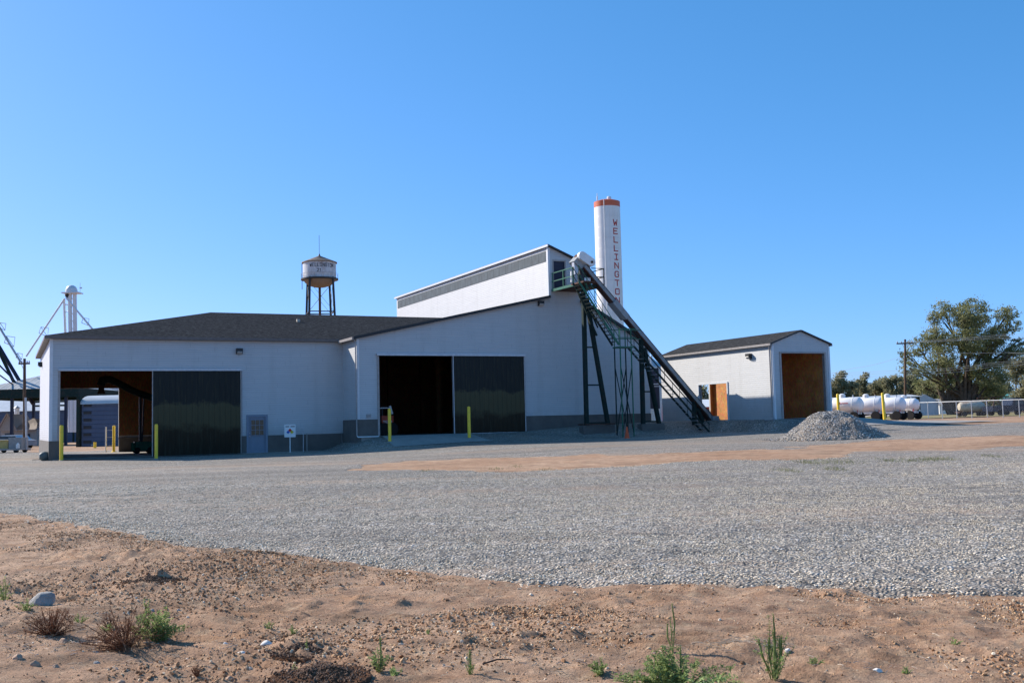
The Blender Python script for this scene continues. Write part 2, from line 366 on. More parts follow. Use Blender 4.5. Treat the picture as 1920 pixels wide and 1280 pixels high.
def near_bumps(X, Y):
    fade = 1-sst(16, 40, Y)
    d = fbm(X, Y, 2.3, 4, 3)*.11 + fbm(X, Y, .35, 5, 9)*.036 + np.clip(fbm(X, Y, .22, 4, 201)-.12, 0, 1)*.10*np.clip(fbm(X, Y, 1.4, 3, 203)*3+.3, 0, 1) + np.abs(fbm(X, Y, .16, 3, 19))*.018 - np.abs(fbm(X*.6+Y*.3, Y, .5, 3, 119))*.05
    rg = X*.5+Y*.87  # tyre ruts running diagonally
    d += np.sin(rg*2*PI/.19 + 3*fbm(X, Y, 1.0, 2, 5))*.024*np.clip(fbm(X, Y, 1.3, 3, 31)*4-.15, 0, 1)
    cl = np.clip(fbm(X, Y, .11, 3, 41)-.10, 0, 1)*np.clip(fbm(X, Y, 1.9, 3, 44)*2.4+.55, 0, 1)
    d += cl*.045
    for (px, py, r, h) in ((295, 1092, .34, .085), (262, 1106, .36, .045), (570, 1218, .24, .04), (545, 1210, .22, .04), (600, 1278, .33, .06), (40, 1180, .5, .05), (1900, 1235, .6, .05), (1390, 1222, .4, .03)):
        q = MND[(px, py)]; d += h*np.exp(-(((X-q[0])**2+((Y-q[1])*1.0)**2)/(r*.62)**2)**1.1)*(1+1.3*fbm(X, Y, .14, 4, 77))
    gf = 1-.82*sst(-.1, .35, Y-np.interp(X, edge[:, 0], edge[:, 1]))
    return d*fade*gf
MND = {k: GP(*k) for k in ((295, 1092), (262, 1106), (570, 1218), (545, 1210), (600, 1278), (40, 1180), (1900, 1235), (1390, 1222))}
Zg = terrain(X, Y) + near_bumps(X, Y)*(Y > 2)
def poly_sd(pts, X, Y):
    """signed distance, positive inside"""
    pts = np.array(pts); n = len(pts); d = np.full(X.shape, 1e9); ins = np.zeros(X.shape, bool)
    for i in range(n):
        a = pts[i]; b = pts[(i+1) % n]; ab = b-a; t = np.clip(((X-a[0])*ab[0]+(Y-a[1])*ab[1])/(ab@ab), 0, 1)
        d = np.minimum(d, np.hypot(X-a[0]-t*ab[0], Y-a[1]-t*ab[1]))
        c = ((a[1] > Y) != (b[1] > Y)) & (X < (b[0]-a[0])*(Y-a[1])/(b[1]-a[1]+1e-12)+a[0]); ins ^= c
    return np.where(ins, d, -d)
strip = [GP(*p)[:2] for p in ((628, 873), (760, 885), (860, 885), (1000, 879), (1200, 868), (1400, 861), (1500, 857), (1700, 846), (1800, 842), (1920, 837))]
strip += [strip[-1]+np.array([30, 2.0])] + [GP(*p)[:2]+np.array([30, 6.0]) for p in ((1920, 816),)] + [GP(*p)[:2] for p in ((1920, 816), (1750, 822), (1650, 827), (1450, 841), (1300, 846), (1150, 851), (950, 857), (800, 862))]
GV = toUV(*GP(1800, 797)[:2])[1]
def gmask(X, Y):
    e = (Y-np.interp(X, edge[:, 0], edge[:, 1]))*.8 + fbm(X, Y, .9, 4, 61)*.35
    s = -poly_sd(strip, X, Y) + fbm(X, Y, 3.0, 5, 71)*2.6
    U = CU*X+SU*Y; V = -SU*X+CU*Y
    farr = np.where(U > 50, GV-V + fbm(X, Y, 6, 3, 5)*2, np.where(U < 2, 110-Y, 90-V))
    return np.minimum(np.minimum(e, s), farr)
MSK = gmask(X, Y)
def grid_faces(mask_v):
    ny, nx = mask_v.shape; idx = np.arange(ny*nx).reshape(ny, nx)
    q = np.stack([idx[:-1, :-1], idx[:-1, 1:], idx[1:, 1:], idx[1:, :-1]], -1).reshape(-1, 4)
    mk = mask_v.ravel(); return q[mk[q].any(1)]
def sheet(name, Z, mask, mat):
    V = np.stack([X.ravel(), Y.ravel(), Z.ravel()], 1); q = grid_faces(mask)
    used = np.unique(q); remap = np.zeros(len(V), np.int64); remap[used] = np.arange(len(used))
    o = np_mesh(name, V[used], remap[q], mat, smooth=True); o['kind'] = 'structure'; return o
# the concrete floors cut through the sheets from above, so only the terrain inside stays lower
sheet('ground', Zg, np.ones(X.shape, bool), m['dirt'])
dz = .055*sst(-.05, .28, MSK) - .03 + fbm(X, Y, .25, 3, 91)*.03*(Y < 30)
mg = (MSK > -.6) & (Y > 5) & (np.abs(X) < 160) & (Y < 130)
Zgr = Zg + np.where(MSK > -.02, dz, -.04)
gy = sheet('gravel_yard', Zgr, mg, m['gravel'])
Uall, Vall = CU*X+SU*Y, -SU*X+CU*Y
fm = (Y > 86) & (X > 12) & (Vall > 66)
sheet('grass_field', Zg + .05 + fbm(X, Y, 8, 3, 2)*.06, fm, m['grass'])
def surf(x, y):
    b = terrain(x, y) + near_bumps(np.asarray(x, float), np.asarray(y, float))*(np.asarray(y) > 2)
    k = gmask(np.asarray(x, float), np.asarray(y, float))
    return b + np.where(k > 0, .055*sst(-.05, .28, k)-.03, 0)

# ------------------------------------------------------------------ scattered stones (loose stuff)
def stone_proto(name, seed, mat, flat=.65):
    import bmesh
    bm = bmesh.new(); bmesh.ops.create_icosphere(bm, subdivisions=1, radius=1)
    r = random.Random(seed)
    for v in bm.verts:
        v.co *= r.uniform(.62, 1.12); v.co.z *= flat; v.co.x *= 1.15
    # a few flat facets
    for _ in range(4):
        n = Vector((r.uniform(-1, 1), r.uniform(-1, 1), r.uniform(-.4, 1))).normalized(); dd = r.uniform(.5, .7)
        for v in bm.verts:
            k = v.co.dot(n)
            if k > dd: v.co -= n*(k-dd)
    me = bpy.data.meshes.new(name); bm.to_mesh(me); bm.free(); me.materials.append(mat)
    return bpy.data.objects.new(name, me)
def scatter(name, pts, scl, mat, label=None, parent=None, seed=1, flat=.65, tilt=2.4):
    coll = bpy.data.collections.new(name+'_shapes')
    for i in range(6): coll.objects.link(stone_proto(name+'_shape', seed*10+i, mat, flat))
    n = len(pts); me = bpy.data.meshes.new(name); me.vertices.add(n); me.vertices.foreach_set('co', pts.astype(np.float32).ravel())
    a = me.attributes.new('scl', 'FLOAT', 'POINT'); a.data.foreach_set('value', scl.astype(np.float32))
    rot = ((rng.random((n, 3))-np.array([.5, .5, 0]))*np.array([tilt, tilt, 2*PI])).astype(np.float32)
    a = me.attributes.new('rot', 'FLOAT_VECTOR', 'POINT'); a.data.foreach_set('vector', rot.ravel())
    a = me.attributes.new('pick', 'INT', 'POINT'); a.data.foreach_set('value', rng.integers(0, 6, n).astype(np.int32))
    me.materials.append(mat)
    o = bpy.data.objects.new(name, me); C.objects.link(o); o['kind'] = 'stuff'
    if parent is not None: o.parent = parent
    if label: o['label'] = label
    g = bpy.data.node_groups.new(name, 'GeometryNodeTree')
    g.interface.new_socket('Geometry', in_out='INPUT', socket_type='NodeSocketGeometry'); g.interface.new_socket('Geometry', in_out='OUTPUT', socket_type='NodeSocketGeometry')
    gi = g.nodes.new('NodeGroupInput'); go = g.nodes.new('NodeGroupOutput'); ip = g.nodes.new('GeometryNodeInstanceOnPoints')
    ci = g.nodes.new('GeometryNodeCollectionInfo'); ci.inputs['Collection'].default_value = coll; ci.inputs['Separate Children'].default_value = True; ci.inputs['Reset Children'].default_value = True
    def na(nm, ty): x = g.nodes.new('GeometryNodeInputNamedAttribute'); x.data_type = ty; x.inputs['Name'].default_value = nm; return x.outputs[0]
    L = g.links.new; L(gi.outputs[0], ip.inputs['Points']); L(ci.outputs[0], ip.inputs['Instance']); ip.inputs['Pick Instance'].default_value = True
    L(na('pick', 'INT'), ip.inputs['Instance Index'])
    e2r = g.nodes.new('FunctionNodeEulerToRotation'); L(na('rot', 'FLOAT_VECTOR'), e2r.inputs[0]); L(e2r.outputs[0], ip.inputs['Rotation'])
    L(na('scl', 'FLOAT'), ip.inputs['Scale']); L(ip.outputs[0], go.inputs[0])
    md = o.modifiers.new('scatter', 'NODES'); md.node_group = g
    return o
sm_g = stone_mat('gravel_stone', [(0, (.20, .16, .115)), (.15, (.42, .34, .245)), (.5, (.74, .61, .45)), (.9, (.86, .72, .54)), (1, (.95, .84, .69))])
sm_d = stone_mat('clod_earth', [(0, (.20, .095, .042)), (.4, (.40, .215, .105)), (.75, (.58, .36, .19)), (.93, (.66, .48, .30)), (1, (.80, .69, .53))])
def fr_pts(n, y0, y1, pw=1.0, margin=1.25):
    yy = y0+(y1-y0)*rng.random(n)**pw; xx = (rng.random(n)*2-1)*yy*.50*margin+yy*.0
    return xx, yy
# gravel stones, densest at the near edge of the pad
n = 460000; xx, yy = fr_pts(n, 8.6, 34, .60)
k = gmask(xx, yy); keep = (k > .0) | ((k > -.5) & (rng.random(n) < .10*np.exp(k*5)))
patch = fbm(xx, yy, 3.0, 4, 15); keep &= (patch < .22) | (rng.random(n) < .35) | (k < 1.2); p2 = fbm(xx*.12+yy*.03, yy, .9, 4, 55); keep &= (p2 < .11) | (rng.random(n) < .16) | (k < .9); keep &= rng.random(n) < 1-.9*sst(18, 34, yy)
xx, yy, k = xx[keep], yy[keep], k[keep]
s = (.0062+.0095*rng.random(len(xx))**1.8)*(1+.75*np.exp(-np.clip(k, 0, 9)/.45))*(1+.25*sst(14, 30, yy)); zz = surf(xx, yy)+s*.2
scatter('gravel_stones', np.stack([xx, yy, zz], 1), s, sm_g, 'loose grey gravel stones covering the yard up to its near edge', seed=1, flat=.5, tilt=.8)
# clods and pebbles on the bare earth
n = 420000; xx, yy = fr_pts(n, 5.2, 21, .72); k = gmask(xx, yy)
dens = np.clip(fbm(xx, yy, 1.7, 5, 25)*3+.62, .16, 1)*np.where(k > -1.6, 1.6, .6)
keep = (k < 0) & (rng.random(n) < dens); xx, yy = xx[keep], yy[keep]
dn = np.clip(fbm(xx, yy, 1.7, 5, 25)*3+.35, 0, 1.3); s = (.0024+.012*rng.random(len(xx))**3.2)*(.7+.7*dn); big = rng.random(len(xx)) < .025; s = np.where(big, s+.018*rng.random(len(xx))**1.5, s)
scatter('dirt_clods', np.stack([xx, yy, surf(xx, yy)+s*.15], 1), s, sm_d, 'small clods and pebbles strewn over the bare earth', seed=2)

# ------------------------------------------------------------------ wall builder
def wall(mb, ax, fixed, t, bot, top, holes=()):
    """wall standing on a site line. ax 'u' runs along U at V=fixed, ax 'v' along V at U=fixed. top: [(a, z), ...]; holes: (a0, a1, z0, z1)"""
    br = sorted(set([p[0] for p in top] + [h[0] for h in holes] + [h[1] for h in holes])); a_s = [p[0] for p in top]; zs = [p[1] for p in top]
    for a, b in zip(br[:-1], br[1:]):
        if b-a < 1e-5: continue
        za, zb = np.interp(a+1e-6, a_s, zs), np.interp(b-1e-6, a_s, zs); lo = bot
        seg = []
        for h in sorted([h for h in holes if h[0] <= a+1e-6 and h[1] >= b-1e-6], key=lambda q: q[2]):
            if h[2] > lo+1e-4: seg.append((lo, lo, h[2], h[2]))
            lo = h[3]
        seg.append((lo, lo, za, zb))
        for l0, l1, h0, h1 in seg:
            P = [(a, l0), (b, l1), (b, h1), (a, h0)]
            if ax == 'u': mb.prism([(p[0], fixed, p[1]) for p in P], (0, t, 0))
            else: mb.prism([(fixed, p[0], p[1]) for p in P], (t, 0, 0))
    return mb
def lamp_at(parent, off, U, V, z, face):
    """a box wall light; face 'front' looks to -V, 'side' to -U"""
    b = MB(off); l = MB(off); w_, h_, d_ = .36, .32, .26
    if face == 'front':
        b.prism([(U-w_/2, V, z-h_/2), (U-w_/2, V-d_*.45, z-h_/2), (U-w_/2, V-d_, z), (U-w_/2, V-d_, z+h_/2), (U-w_/2, V, z+h_/2)], (w_, 0, 0))
        l.prism([(U-w_/2+.04, V-d_*.5, z-h_/2+.0), (U-w_/2+.04, V-d_*1.02, z-.02), (U-w_/2+.04, V-d_*1.08, z-.05), (U-w_/2+.04, V-d_*.55, z-h_/2-.02)], (w_-.08, 0, 0))
    else:
        b.prism([(U, V-w_/2, z-h_/2), (U-d_*.45, V-w_/2, z-h_/2), (U-d_, V-w_/2, z), (U-d_, V-w_/2, z+h_/2), (U, V-w_/2, z+h_/2)], (0, w_, 0))
        l.prism([(U-d_*.5, V-w_/2+.04, z-h_/2), (U-d_*1.02, V-w_/2+.04, z-.02), (U-d_*1.08, V-w_/2+.04, z-.05), (U-d_*.55, V-w_/2+.04, z-h_/2-.02)], (0, w_-.08, 0))
    o = b.build('wall_lamp', m['dark'], parent); l.build('lens', m['lamp'], o)
def downspout(parent, off, pts, mat='trim', r=.045):
    MB(off).tube(pts, r, 8).build('downspout', m[mat], parent)

# ------------------------------------------------------------------ low warehouse
V1 = 62.0; off = (2.3, V1, .15)
b1 = thing('low_warehouse', 'long low grey-sided warehouse with dark hipped roof and sliding door, at left', 'warehouse', W(*off), TH)
sd = MB(off); E1 = 6.86
wall(sd, 'u', V1, .14, 1.25, [(2.3, E1), (18.72, E1)], [(2.82, 7.62, 0, 5.05), (12.92, 14.02, 0, 2.42)])
wall(sd, 'v', 2.3, .14, 1.25, [(V1+.14, E1), (78.5, E1)])
wall(sd, 'u', 78.5, .14, 1.25, [(2.3, E1), (18.72, E1)], [(2.9, 7.37, 0, 4.73)])
wall(sd, 'v', 18.58, .14, .1, [(V1+.14, E1), (78.5, E1)])
sd.build('wall', m['siding'], b1)
sk = MB(off)
wall(sk, 'u', V1-.03, .20, -.3, [(2.27, 1.25), (18.58, 1.25)], [(2.82, 7.62, -.4, 1.25), (12.92, 14.02, -.4, 1.25)])
wall(sk, 'v', 2.27, .20, -.3, [(V1+.17, 1.25), (78.3, 1.25)]); wall(sk, 'u', 78.3, .23, -.3, [(2.27, 1.25), (18.58, 1.25)], [(2.9, 7.37, -.4, 1.25)])
sk.build('base_wall', m['skirt'], b1)
fl = MB(off).box((2.47, V1-.1, -.2), (18.55, 78.55, .25)); fl.build('floor', m['slab'], b1)
il = MB(off)
wall(il, 'u', V1+.145, .03, 1.25, [(2.5, 6.5), (18.5, 6.5)], [(2.82, 7.62, 0, 5.05), (12.92, 14.02, 0, 2.42)])
wall(il, 'v', 2.48, .03, .26, [(V1+.2, 6.5), (78.2, 6.5)]); wall(il, 'u', 78.26, .035, 1.4, [(2.52, 6.6), (18.5, 6.6)], [(2.9, 7.37, 0, 4.73)])
wall(il, 'v', 18.5, .03, .26, [(V1+.2, 6.5), (78.2, 6.5)]); il.box((2.5, V1+.2, 6.52), (18.5, 78.2, 6.56))
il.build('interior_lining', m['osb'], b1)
def slab_roof(mb, poly, t=.12): mb.prism(poly, (0, 0, -t))
rf = MB(off); zr, ze = 9.38, 6.98; PV, PU = 70.4, 12.3; RU = 29.8
slab_roof(rf, [(2.05, 61.75, ze), (18.72, 61.75, ze), (RU, PV, zr), (PU, PV, zr)])
slab_roof(rf, [(2.05, 61.75, ze), (PU, PV, zr), (PU-.0, PV+.02, zr), (2.05, 78.8, ze)])
slab_roof(rf, [(PU, PV, zr), (RU, PV, zr), (18.72, 78.8, ze), (2.05, 78.8, ze)])
rf.build('roof', m['shingle'], b1)
fs = MB(off).box((2.0, 61.70, 6.80), (18.66, 61.76, 6.975)).box((2.0, 61.77, 6.80), (2.06, 78.85, 6.975)).box((2.06, 61.76, 6.80), (18.6, 62.0, 6.83)).box((2.06, 62.0, 6.80), (2.3, 78.8, 6.83))
fs.build('fascia', m['fascia'], b1)
tr = MB(off).box((2.27, V1-.02, 1.26), (2.44, V1+.1, 6.8)).box((2.275, V1+.1, 1.26), (2.29, V1+.25, 6.8)); tr.build('corner_trim', m['trim'], b1)
MB(off).box((2.70, V1-.025, .2), (2.82, V1+.17, 5.05)).build('door_jamb', m['gutter'], b1); MB(off).box((12.53, V1-.025, .2), (12.62, V1+.02, 5.05)).build('door_jamb', m['gutter'], b1)
MB(off).box((2.70, V1-.16, 5.05), (12.62, V1-.01, 5.17)).build('door_track', m['galv'], b1)
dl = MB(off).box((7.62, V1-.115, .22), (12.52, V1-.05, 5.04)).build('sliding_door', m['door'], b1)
MB(off).box((7.58, V1-.13, .2), (7.63, V1-.04, 5.05)).box((12.50, V1-.13, .2), (12.54, V1-.04, 5.05)).box((7.62, V1-.13, .18), (12.5, V1-.04, .23)).build('door_edge', m['gutter'], dl)
# office door
pd = MB(off).box((12.92, V1+.02, .2), (14.02, V1+.08, 2.36)).build('office_door', m['greydoor'], b1)
MB(off).box((12.86, V1-.05, .2), (12.98, V1+.02, 2.47)).box((13.96, V1-.05, .2), (14.10, V1+.02, 2.47)).box((12.98, V1-.05, 2.33), (13.96, V1+.02, 2.47)).build('door_frame', m['greydoor'], pd)
MB(off).box((13.14, V1+.0, 1.28), (13.86, V1+.021, 2.16)).build('window_pane', m['brownglass'], pd)
mu = MB(off)
for k in (1, 2): mu.box((13.14+.24*k-.012, V1-.008, 1.28), (13.14+.24*k+.012, V1+.0, 2.16)); mu.box((13.14, V1-.010, 1.28+.29*k-.012), (13.86, V1+.0, 1.28+.29*k+.012))
mu.box((13.10, V1-.012, 1.24), (13.14, V1+.02, 2.2)).box((13.86, V1-.012, 1.24), (13.90, V1+.02, 2.2)).box((13.14, V1-.012, 2.16), (13.86, V1+.02, 2.2)).box((13.14, V1-.012, 1.24), (13.86, V1+.02, 1.28))
for a, b in ((13.14, 13.46), (13.54, 13.86)): mu.box((a, V1+.005, .42), (b, V1+.025, 1.08))
mu.build('door_panel', m['greydoor'], pd)
MB(off).tube([(13.05, V1+.02, 1.22), (13.05, V1-.05, 1.22)], .03, 8).build('door_handle', m['galv'], pd); MB(off).tube([(13.05, V1+.02, 1.40), (13.05, V1-.02, 1.40)], .025, 8).build('lock', m['galv'], pd)
lamp_at(b1, off, 12.45, V1, 6.2, 'front'); lamp_at(b1, off, 2.3, 74.5, 6.15, 'side')
vz = 6.98+(67.6-61.75)/(PV-61.75)*(zr-6.98)
MB(off).box((17.3, 67.4, vz-.05), (17.5, 67.6, vz+.14)).build('roof_vent', m['straw_'], b1)
# thin pipes beside the office door
pp = thing('standing_pipes', 'pair of thin grey pipes standing at the warehouse foot beside the hazard sign', 'pipes', W(16.15, 61.7, .15), TH)
MB().tube([(0, 0, -.1), (0, 0, 1.45)], .025, 6).build('pipe', m['galv'], pp); MB().tube([(.22, 0, -.1), (.22, 0, 1.15)], .03, 6).build('pipe', m['gutter'], pp)

# ------------------------------------------------------------------ tall warehouse
V2 = 59.09; off = (18.72, V2, .6)
b2 = thing('tall_warehouse', 'taller grey-sided warehouse with white raised clerestory and green stair tower', 'warehouse', W(*off), TH)
gt = [(18.72, 6.84), (31.66, 9.62), (33.9, 9.38), (39.1, 6.75)]
sl_ = .215
sd = MB(off)
wall(sd, 'u', V2, .14, 2.04, gt, [(20.05, 24.8, 0, 5.80)])
wall(sd, 'v', 18.72, .14, 2.04, [(V2+.14, 6.84), (88, 6.84)]); wall(sd, 'v', 38.96, .14, 2.04, [(V2+.14, 6.75), (88, 6.75)])
wall(sd, 'u', 87.86, .14, 2.04, gt)
sd.build('wall', m['siding'], b2)
sk = MB(off)
wall(sk, 'u', V2-.03, .2, -.3, [(18.69, 2.04), (39.13, 2.04)], [(20.05, 24.8, -.5, 2.04)]); wall(sk, 'v', 18.69, .2, -.3, [(V2+.17, 2.04), (88, 2.04)])
wall(sk, 'v', 38.93, .2, .3, [(V2+.17, 2.04), (88, 2.04)]); wall(sk, 'u', 87.8, .2, -.3, [(18.9, 2.04), (38.9, 2.04)])
sk.build('base_wall', m['skirt'], b2)
MB(off).box((18.9, V2-.05, .4), (38.9, 87.8, 1.03)).build('floor', m['slab'], b2)
il = MB(off)
wall(il, 'u', V2+.145, .03, 2.04, [(18.95, 6.7), (38.9, 6.7)], [(20.05, 24.8, 0, 5.8)])
wall(il, 'v', 18.9, .03, 1.04, [(V2+.2, 6.8), (87.7, 6.8)]); wall(il, 'v', 38.88, .03, 1.04, [(V2+.2, 6.6), (87.7, 6.6)]); wall(il, 'u', 74.0, .06, 1.04, [(19, 6.8), (38.8, 6.8)])
for k in range(7): il.box((20.5+k*2.6, 73.75, 1.04), (20.75+k*2.6, 73.99, 6.8))
il.box((19.0, V2+.2, 6.85), (38.8, 87.7, 6.89))
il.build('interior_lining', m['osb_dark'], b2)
for u_ in (26.5, 30.5):
    MB(off).box((u_, 66.0, 1.03), (u_+.3, 66.3, 6.84)).build('post', m['osb_dark'], b2)
rf = MB(off); u_l = 18.45; zl = 6.95-.27*sl_; zt = 6.95+sl_*(31.66-18.72)
slab_roof(rf, [(u_l, V2-.22, zl), (31.60, V2-.22, zt), (31.60, 88.2, zt), (u_l, 88.2, zl)])
zr1, zr2 = 9.53, 6.82
slab_roof(rf, [(33.96, V2-.22, zr1), (39.2, V2-.22, zr2-.17), (39.2, 88.2, zr2-.17), (33.96, 88.2, zr1)])
rf.build('roof', m['shingle'], b2)
fs = MB(off)
fs.bar((u_l, V2-.25, zl-.07), (31.60, V2-.25, zt-.07), .05, .17); fs.bar((33.96, V2-.25, zr1-.07), (39.2, V2-.25, zr2-.24), .05, .17)
fs.build('rake_trim', m['dark'], b2)
MB(off).box((18.36, V2-.2, 6.72), (18.48, 88.2, 6.87)).build('gutter', m['gutter'], b2)
# raised clerestory
cw = MB(off); cz = 12.92
wall(cw, 'v', 31.62, .14, 9.3, [(V2-.02, cz), (88, cz)], [(V2+.3, 87.7, 12.0, 12.68)])
wall(cw, 'u', V2-.02, .13, 9.28, [(31.76, cz-.02), (33.9, 11.98)], [(31.98, 32.82, 10.12, 12.02)])
wall(cw, 'v', 33.8, .1, 9.3, [(V2+.11, 11.9), (88, 11.9)]); wall(cw, 'u', 87.86, .13, 9.3, [(31.76, cz-.02), (33.8, 11.98)])
cw.build('clerestory_wall', m['siding'], b2)
MB(off).box((31.585, V2-.04, 9.75), (31.62, V2+.14, cz)).box((31.60, V2-.045, 9.75), (31.74, V2-.02, cz-.05)).build('corner_trim', m['trim'], b2)
cr = MB(off); cr.prism([(31.50, V2-.25, 13.07), (34.15, V2-.25, 12.02), (34.15, 88.2, 12.02), (31.50, 88.2, 13.07)], (0, 0, -.1)); cr.build('clerestory_roof', m['dark'], b2)
MB(off).box((31.46, V2-.27, 12.90), (31.52, 88.2, 13.04)).build('clerestory_fascia', m['trim'], b2)
nw = 14; wl = (87.7-(V2+.3))/nw
for k in range(nw):
    a = V2+.3+k*wl
    fr = MB(off).box((31.60, a+.0, 12.0), (31.66, a+.03, 12.68)).box((31.60, a+wl-.03, 12.0), (31.66, a+wl, 12.68)).box((31.60, a+.05, 12.0), (31.66, a+wl-.05, 12.03)).box((31.60, a+.05, 12.65), (31.66, a+wl-.05, 12.68)).box((31.60, a+wl/2-.02, 12.03), (31.66, a+wl/2+.02, 12.65)).build('window', m['slate'], b2)
    MB(off).box((31.606, a+.03, 12.03), (31.65, a+wl-.03, 12.65)).build('pane', m['glass'], fr)
ud = MB(off).box((31.98, V2+.02, 10.12), (32.82, V2+.06, 12.02)).build('upper_door', m['darkbox'], b2)
MB(off).box((31.92, V2-.05, 10.12), (31.99, V2-.02, 12.1)).box((32.81, V2-.05, 10.12), (32.90, V2-.02, 12.1)).box((31.99, V2-.05, 12.0), (32.81, V2-.02, 12.1)).build('door_frame', m['gutter'], ud)
# sliding door
MB(off).box((19.88, V2-.17, 5.80), (29.75, V2-.01, 5.93)).build('door_track', m['galv'], b2)
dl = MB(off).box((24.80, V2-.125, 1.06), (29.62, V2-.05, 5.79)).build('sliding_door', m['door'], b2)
MB(off).box((24.765, V2-.14, 1.04), (24.80, V2-.04, 5.80)).box((29.62, V2-.14, 1.04), (29.65, V2-.04, 5.80)).box((24.8, V2-.14, 1.02), (29.62, V2-.04, 1.06)).build('door_edge', m['galv'], dl)
MB(off).box((19.93, V2-.05, 1.0), (20.05, V2+.17, 5.80)).build('door_jamb', m['gutter'], b2); MB(off).box((29.68, V2-.05, 1.06), (29.73, V2, 5.80)).build('door_jamb', m['gutter'], b2)
lamp_at(b2, off, 30.95, V2, 9.2, 'front')
MB(off).box((18.68, V2-.03, 2.05), (18.72, V2+.1, 6.8)).box((18.70, V2-.03, 2.05), (18.82, V2-.0, 6.8)).build('corner_trim', m['trim'], b2, label='white corner trim')
downspout(b2, off, [(18.5, V2-.05, 6.75), (18.6, V2-.08, 6.55), (18.62, V2-.09, 1.06)], 'gutter', .04); downspout(b2, off, [(18.62, V2-.09, 1.09), (18.68, V2-.1, 1.02), (19.95, V2-.12, 1.02)], 'white', .04)
MB(off).box((19.25, V2-.07, 2.15), (19.5, V2, 2.35)).build('outlet_box', m['gutter'], b2)
# side gutter on the right eave
MB(off).box((39.19, V2-.2, 6.42), (39.27, 88.2, 6.56)).build('gutter', m['gutter'], b2)

# ------------------------------------------------------------------ small shed
off = (42.39, 50.45, 1.4); SE, SR = 6.1, 6.88
b3 = thing('small_shed', 'small white-sided gabled shed standing alone, tall open doorway in its end', 'shed', W(*off), TH)
ga = [(42.39, SE), (44.67, SR), (46.95, SE)]; sd = MB(off); fh = (43.05, 46.5, 1.2, 5.5)
wall(sd, 'u', 50.45, .14, 1.35, ga, [fh]); wall(sd, 'u', 62.4, .14, 1.35, ga, [fh])
wall(sd, 'v', 42.39, .14, 1.35, [(50.59, SE), (62.4, SE)], [(55.0, 58.05, 1.2, 3.86)]); wall(sd, 'v', 46.81, .14, 1.35, [(50.59, SE), (62.4, SE)])
sd.build('wall', m['siding'], b3)
MB(off).box((42.35, 50.41, .7), (47.0, 62.6, 1.42)).build('base_slab', m['skirt'], b3)
il = MB(off); wall(il, 'v', 46.76, .03, 1.43, [(50.6, 5.9), (62.38, 5.9)]); wall(il, 'v', 42.55, .03, 1.43, [(50.6, 5.9), (62.38, 5.9)], [(55.0, 58.05, 1.2, 3.86)])
wall(il, 'u', 50.6, .03, 1.43, [(42.6, 5.9), (46.75, 5.9)], [fh]); wall(il, 'u', 62.36, .03, 1.43, [(42.6, 5.9), (46.75, 5.9)], [fh]); il.box((42.6, 50.65, 5.92), (46.75, 62.3, 5.95))
il.build('interior_lining', m['osb_pale'], b3)
rf = MB(off); q = (SR-SE)/2.28
for s_ in (-1, 1): rf.prism([(44.67, 50.36, SR+.09), (44.67+s_*2.42, 50.36, SR+.09-q*2.42), (44.67+s_*2.42, 62.5, SR+.09-q*2.42), (44.67, 62.5, SR+.09)], (0, 0, -.07))
rf.build('roof', m['shingle'], b3)
fs = MB(off)
for s_ in (-1, 1): fs.bar((44.67, 50.34, SR+.045), (44.67+s_*2.44, 50.34, SR+.045-q*2.44), .04, .09)
fs.build('rake_trim', m['dark'], b3)
MB(off).box((42.17, 50.36, 5.97), (42.27, 62.5, 6.10)).build('gutter', m['gutter'], b3); MB(off).box((47.07, 50.36, 5.97), (47.17, 62.5, 6.10)).build('gutter', m['gutter'], b3)
MB(off).box((42.93, 50.40, 1.4), (43.05, 50.64, 5.6)).box((46.5, 50.40, 1.4), (46.62, 50.64, 5.6)).box((43.05, 50.40, 5.5), (46.5, 50.64, 5.6)).build('doorway_frame', m['gutter'], b3)
MB(off).box((42.33, 54.9, 1.42), (42.6, 55.0, 3.95)).box((42.33, 58.05, 1.42), (42.6, 58.15, 3.95)).box((42.33, 55.0, 3.86), (42.6, 58.05, 3.95)).build('side_opening_frame', m['trim'], b3)
MB(off).box((42.36, 50.42, 1.42), (42.39, 50.56, 5.95)).box((42.38, 50.42, 1.42), (42.5, 50.45, 5.95)).build('corner_trim', m['trim'], b3); MB(off).box((46.84, 50.42, 1.42), (46.98, 50.45, 5.95)).build('corner_trim', m['trim'], b3)
downspout(b3, off, [(42.22, 50.55, 5.97), (42.31, 50.6, 5.75), (42.32, 50.6, 1.6), (42.1, 50.3, 1.45)], 'gutter', .05)
lamp_at(b3, off, 42.39, 52.55, 5.45, 'side')

# ------------------------------------------------------------------ concrete aprons
def apron(name, quad, dz=.03):
    vs = []; fs = []; n_ = 24
    for i in range(n_+1):
        for j in range(n_+1):
            a, b = i/n_, j/n_; p = [(1-a)*(1-b)*quad[0][k]+a*(1-b)*quad[1][k]+a*b*quad[2][k]+(1-a)*b*quad[3][k] for k in range(2)]
            q_ = W(*p); vs.append((q_.x, q_.y, float(terrain(q_.x, q_.y))+dz))
    for i in range(n_):
        for j in range(n_): k = i*(n_+1)+j; fs.append((k, k+n_+1, k+n_+2, k+1))
    b_ = MB().add(vs, fs); base = len(b_.v)
    o = b_.build(name, m['slab']); tag(o, kind='structure'); return o
apron('concrete_ramp', [(20.0, 59.05), (25.0, 59.05), (25.6, 55.3), (19.6, 55.3)], .055)
apron('concrete_apron', [(43.0, 50.3), (51.5, 50.3), (52.5, 45.0), (43.0, 45.0)], .055)
apron('side_apron', [(47.05, 56.0), (57.5, 56.0), (57.5, 46.5), (47.05, 46.5)], .058)
apron('door_apron', [(2.6, 61.95), (12.6, 61.95), (12.6, 61.3), (2.6, 61.3)], .06)

